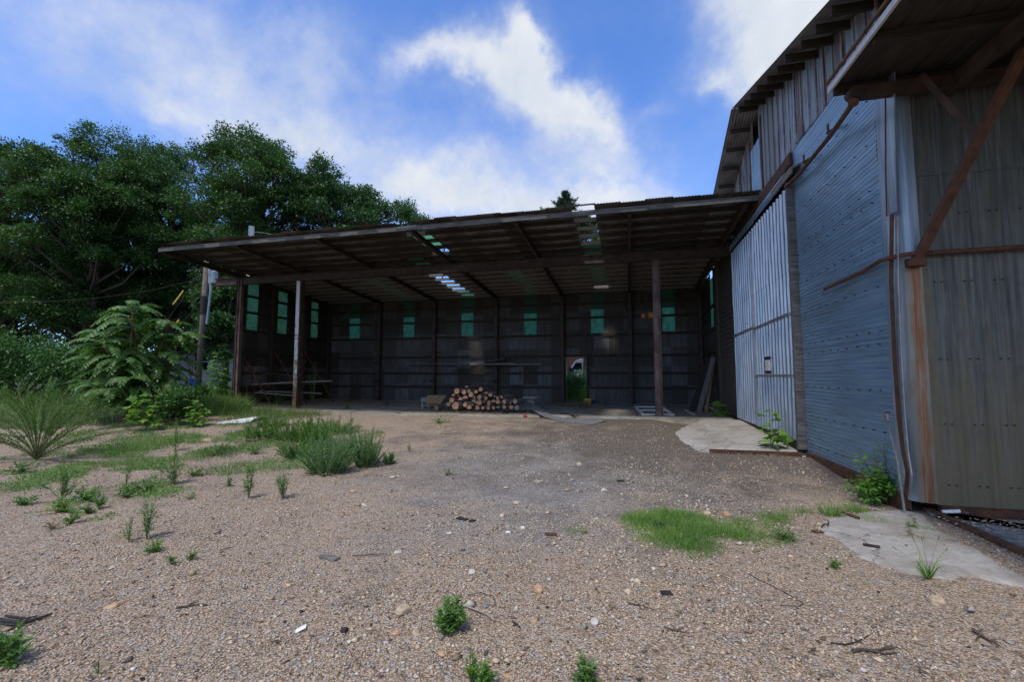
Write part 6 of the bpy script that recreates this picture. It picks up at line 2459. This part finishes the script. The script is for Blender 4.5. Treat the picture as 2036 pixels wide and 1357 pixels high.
# ------------------------------------------------------------------ beyond the yard
def house():
    dep = 40
    a, b = atd(340, 747, dep), atd(560, 747, dep+6)
    a.z = b.z = 0
    u = (b-a).normalized()
    n = Vector((u.y, -u.x, 0))
    if n.dot(-a) < 0:
        n = -n
    H = 3.6
    L = (b-a).length
    t = thing('white_house', 'house with pale horizontal siding behind the utility pole', 'house', a.lerp(b, .5))
    m = MB()
    z = -.2
    while z < H:
        m.add([a+Vector((0, 0, z+.2)), b+Vector((0, 0, z+.2)), b+n*.03+Vector((0, 0, z)), a+n*.03+Vector((0, 0, z)), b+Vector((0, 0, z)), a+Vector((0, 0, z))], [(0, 1, 2, 3), (3, 2, 4, 5)])
        z += .2
    for p in (a, b):
        m.add([p+Vector((0, 0, -.2)), p-n*8+Vector((0, 0, -.2)), p-n*8+Vector((0, 0, H)), p-n*4+Vector((0, 0, H+1.6)), p+Vector((0, 0, H))], [(0, 1, 2, 3, 4)])
    m.add([a-n*8+Vector((0, 0, -.2)), b-n*8+Vector((0, 0, -.2)), b-n*8+Vector((0, 0, H)), a-n*8+Vector((0, 0, H))], [(0, 1, 2, 3)])
    m.build('wall', M['vinyl'], t)
    m = MB()
    e = u*.5
    for s_ in (0, 1):
        p0 = (n*.5 if s_ == 0 else -n*8.5)
        q = [a-e+p0+Vector((0, 0, H-.2)), b+e+p0+Vector((0, 0, H-.2)), b+e-n*4+Vector((0, 0, H+1.65)), a-e-n*4+Vector((0, 0, H+1.65))]
        m.add(q+[v+Vector((0, 0, .14)) for v in q], [(3, 2, 1, 0), (4, 5, 6, 7), (0, 1, 5, 4), (1, 2, 6, 5), (2, 3, 7, 6), (3, 0, 4, 7)])
    m.build('roof', M['roof_shingle'], t)
    # window behind the pole
    d = ray(400, 720)
    tt = (a-Vector((0, 0, EYE))).dot(n)/Vector(d).dot(n)
    wc = Vector(EO)+Vector(d)*tt
    mm = MB()
    w, h = .5, .75
    for lo, hi in ((-w-.07, -w), (w, w+.07)):
        mm.bar(wc+u*((lo+hi)/2)+n*.05+Vector((0, 0, -h)), wc+u*((lo+hi)/2)+n*.05+Vector((0, 0, h)), .07, .06, tuple(n))
    for z in (-h, 0, h):
        mm.bar(wc-u*w+n*.052+Vector((0, 0, z)), wc+u*w+n*.052+Vector((0, 0, z)), .06, .06)
    wf = mm.build('window', M['white_paint'], t)
    mm = MB()
    mm.bar(wc+n*.04+Vector((0, 0, -h)), wc+n*.04+Vector((0, 0, h)), 2*w, .03, tuple(n))
    mm.build('pane', M['dark_glass'], wf)


house()


def utility():
    dep = 22
    b = atd(394, 747, dep)
    b.z = gz(b.x, b.y)
    tp = atd(411, 520, dep)
    t = thing('utility_pole', 'wooden utility pole with a pale conduit beside the shed', 'utility pole', b)
    m = MB()
    top = tp+(tp-b)*.12
    m.tube([b, top], [.135, .11], 14)
    m.build('pole', M['pole_wood'], t, smooth=True)
    m = MB()
    c = atd(419, 578, dep-.2), atd(411, 645, dep-.2)
    m.tube([tp+Vector((.24, -.1, 0)), c[0], c[1]], .05, 8)
    m.build('conduit', M['conduit'], t)
    m = MB()
    p = atd(424, 552, dep)
    m.tube([p+Vector((0, 0, -.3)), p+Vector((0, 0, .25)), p+Vector((0, 0, .32))], [.2, .2, .1], 16)
    m.bar(p+Vector((-.35, 0, .05)), p+Vector((-.15, 0, .05)), .06, .1)
    m.build('transformer', M['conduit'], t)
    m = MB()
    p = b.lerp(tp, .62)
    m.tube([p, b.lerp(tp, .75)], .14, 14)
    m.build('band', M['black_rubber'], t)
    # guy wires with yellow guards
    for i, (a, c, g0, g1, lab) in enumerate((((410, 525), (320, 655), (365, 578), (344, 606), 'upper guy wire of the utility pole with a yellow guard'),
                                             ((405, 590), (300, 720), (356, 636), (344, 652), 'lower guy wire of the utility pole with a short yellow guard'))):
        w = thing('guy_wire', lab, 'guy wire', atd(*c, dep-1))
        m = MB()
        m.tube([atd(*a, dep), atd(*c, dep-1)], .012, 5)
        m.build('cable', M['black_rubber'], w)
        m = MB()
        k0, k1 = atd(*g0, dep-.5), atd(*g1, dep-.65)
        m.tube([k0, k1], .032, 6)
        m.build('guard', M['yellow_guard'], w)
    m = MB()
    P = [atd(px, py, dep+d) for px, py, d in ((-60, 594, 2), (0, 600, 1.5), (100, 600, 1), (200, 592, .5), (300, 578, .2), (408, 552, 0))]
    m.tube(P, .008, 5)
    tag(m.build('overhead_wire', M['dark_steel'], None, P[-1]), 'overhead wire sagging from the utility pole to the left', 'wire')
    dep = 27
    b = atd(487, 747, dep)
    b.z = 0
    tp = atd(488, 443, dep)
    t = thing('white_pole', 'white round pole rising behind the left part of the shed roof', 'pole', b)
    m = MB()
    m.tube([b, Vector((b.x, b.y, tp.z))], [.17, .165], 14)
    m.build('pole', M['pole_white'], t, smooth=True)
    top = Vector((b.x, b.y, tp.z))
    m = MB()
    m.tube([top+Vector((.1, 0, -.35)), atd(515, 462, dep+.5), atd(560, 469, dep+1.5), atd(660, 478, dep+4)], .012, 5)
    tag(m.build('overhead_wire', M['pole_white'], None, top), 'wire running right from the top of the white pole', 'wire')
    # blue barrel with a dead plant
    p = atd(379, 758, 34)
    p.z = .62
    t = thing('blue_barrel', 'blue barrel standing before the house beside the utility pole', 'barrel', p)
    m = MB()
    s = 34/FPX
    m.tube([p+Vector((0, 0, -.62)), p+Vector((0, 0, -.1)), p+Vector((0, 0, .02)), p+Vector((0, 0, .42))], [.34, .36, .36, .34], 16)
    m.build('drum', M['blue_plastic'], t, smooth=True)
    m = MB()
    m.tube([p+Vector((0, 0, .40)), p+Vector((0, 0, .45))], .36, 16)
    m.build('rim', M['blue_plastic'], t)
    q = p+Vector((0, 0, .42))
    bush('potted_plant', 'half-dead spindly plant growing out of the blue barrel', 'plant', q, .7, 1.5, 91, 'dry_leaf', 160, .14, KITE, .5, nb=8, stems=8)


utility()


def doorway_view():
    # red building and a white vehicle seen through the doorway of the back wall
    dep = 46
    a, b = atd(1075, 747, dep), atd(1215, 747, dep)
    z0, z1 = 0.0, atd(1140, 690, dep).z
    t = thing('red_building', 'red building seen through the shed doorway', 'building', a)
    m = MB()
    m.box((a.x, a.y, z0), (b.x, a.y+6, z1))
    m.build('wall', M['red_paint'], t)
    m = MB()
    m.add([(a.x-.3, a.y-.4, z1-.05), (b.x+.3, a.y-.4, z1-.05), (b.x+.3, a.y+3, z1+1.2), (a.x-.3, a.y+3, z1+1.2), (b.x+.3, a.y+6.4, z1-.05), (a.x-.3, a.y+6.4, z1-.05)], [(0, 1, 2, 3), (3, 2, 4, 5)])
    m.build('roof', M['red_paint'], t)
    # the vehicle: a white van, front to the left
    dep = 36
    c = atd(1158, 747, dep)
    x0 = atd(1114, 747, dep).x
    y0 = c.y
    g = .12
    hv = atd(1155, 715, dep).z-g
    t = thing('white_van', 'white vehicle parked beyond the shed doorway', 'vehicle', (x0+2.6, y0, g))
    prof = [(0, .2), (0, .5), (.2, .6), (.75, .66), (1.25, .95), (1.6, 1.0), (5.2, .99), (5.3, .93), (5.3, .2)]
    m = MB()
    n = len(prof)
    vs = [(x0+px_, y0+yy, g+pz*hv) for yy in (-.95, .95) for px_, pz in prof]
    fs = [tuple(range(n)), tuple(reversed(range(n, 2*n)))]+[(i, n+i, n+(i+1) % n, (i+1) % n) for i in range(n)]
    m.add(vs, fs)
    bd = m.build('body', M['vehicle_white'], t)
    bv = bd.modifiers.new('soft edges', 'BEVEL')
    bv.width, bv.segments = .09, 3
    for q in (((.95, .66), (1.28, .88), (1.75, .88), (1.75, .66)),):
        m = MB()
        vs = [(x0+u, y0-.955-e, g+w*hv) for e in (0, .012) for u, w in q]
        m.add(vs, [(0, 1, 2, 3), (7, 6, 5, 4), (0, 4, 5, 1), (1, 5, 6, 2), (2, 6, 7, 3), (3, 7, 4, 0)])
        m.build('side_window', M['dark_glass'], t)
    m = MB()
    for w in (.62, .75):
        m.bar((x0+1.9, y0-.957, g+w*hv), (x0+5.1, y0-.957, g+w*hv), .02, .03)
    m.build('trim', M['grey_stone'], t)
    for wx in (.95, 4.2):
        for yy in (-.86, .86):
            m = MB()
            m.tube([(x0+wx, y0+yy-.11, g+.36), (x0+wx, y0+yy+.11, g+.36)], .36, 18)
            w = m.build('wheel', M['black_rubber'], t)
            m = MB()
            m.tube([(x0+wx, y0+yy-.125, g+.36), (x0+wx, y0+yy-.112, g+.36)], .2, 14)
            m.build('rim', M['aluminium'], w)
    bush('weed_thicket', 'dark green weeds filling the lower part of the shed doorway', 'bush', (-2.5, 23.6, 0), 2.6, 1.7, 92, 'bush_leaf', 5200, .10, KITE, .5, nb=20)
    # dark leaning box
    p = atd(1131, 738, 34)
    m = MB()
    m.bar(p+Vector((0, 0, -.45)), p+Vector((.15, 0, .2)), .5, .4, (0, 1, 0))
    m.bar(p+Vector((.145, 0, .19)), p+Vector((.16, 0, .25)), .55, .44, (0, 1, 0))
    m.tube([p+Vector((-.2, -.3, -.55)), p+Vector((-.2, -.3, .3))], .03, 6)
    tag(m.build('black_box', M['black_rubber'], None, p), 'dark tilted box in front of the white vehicle beyond the doorway', 'box')


doorway_view()
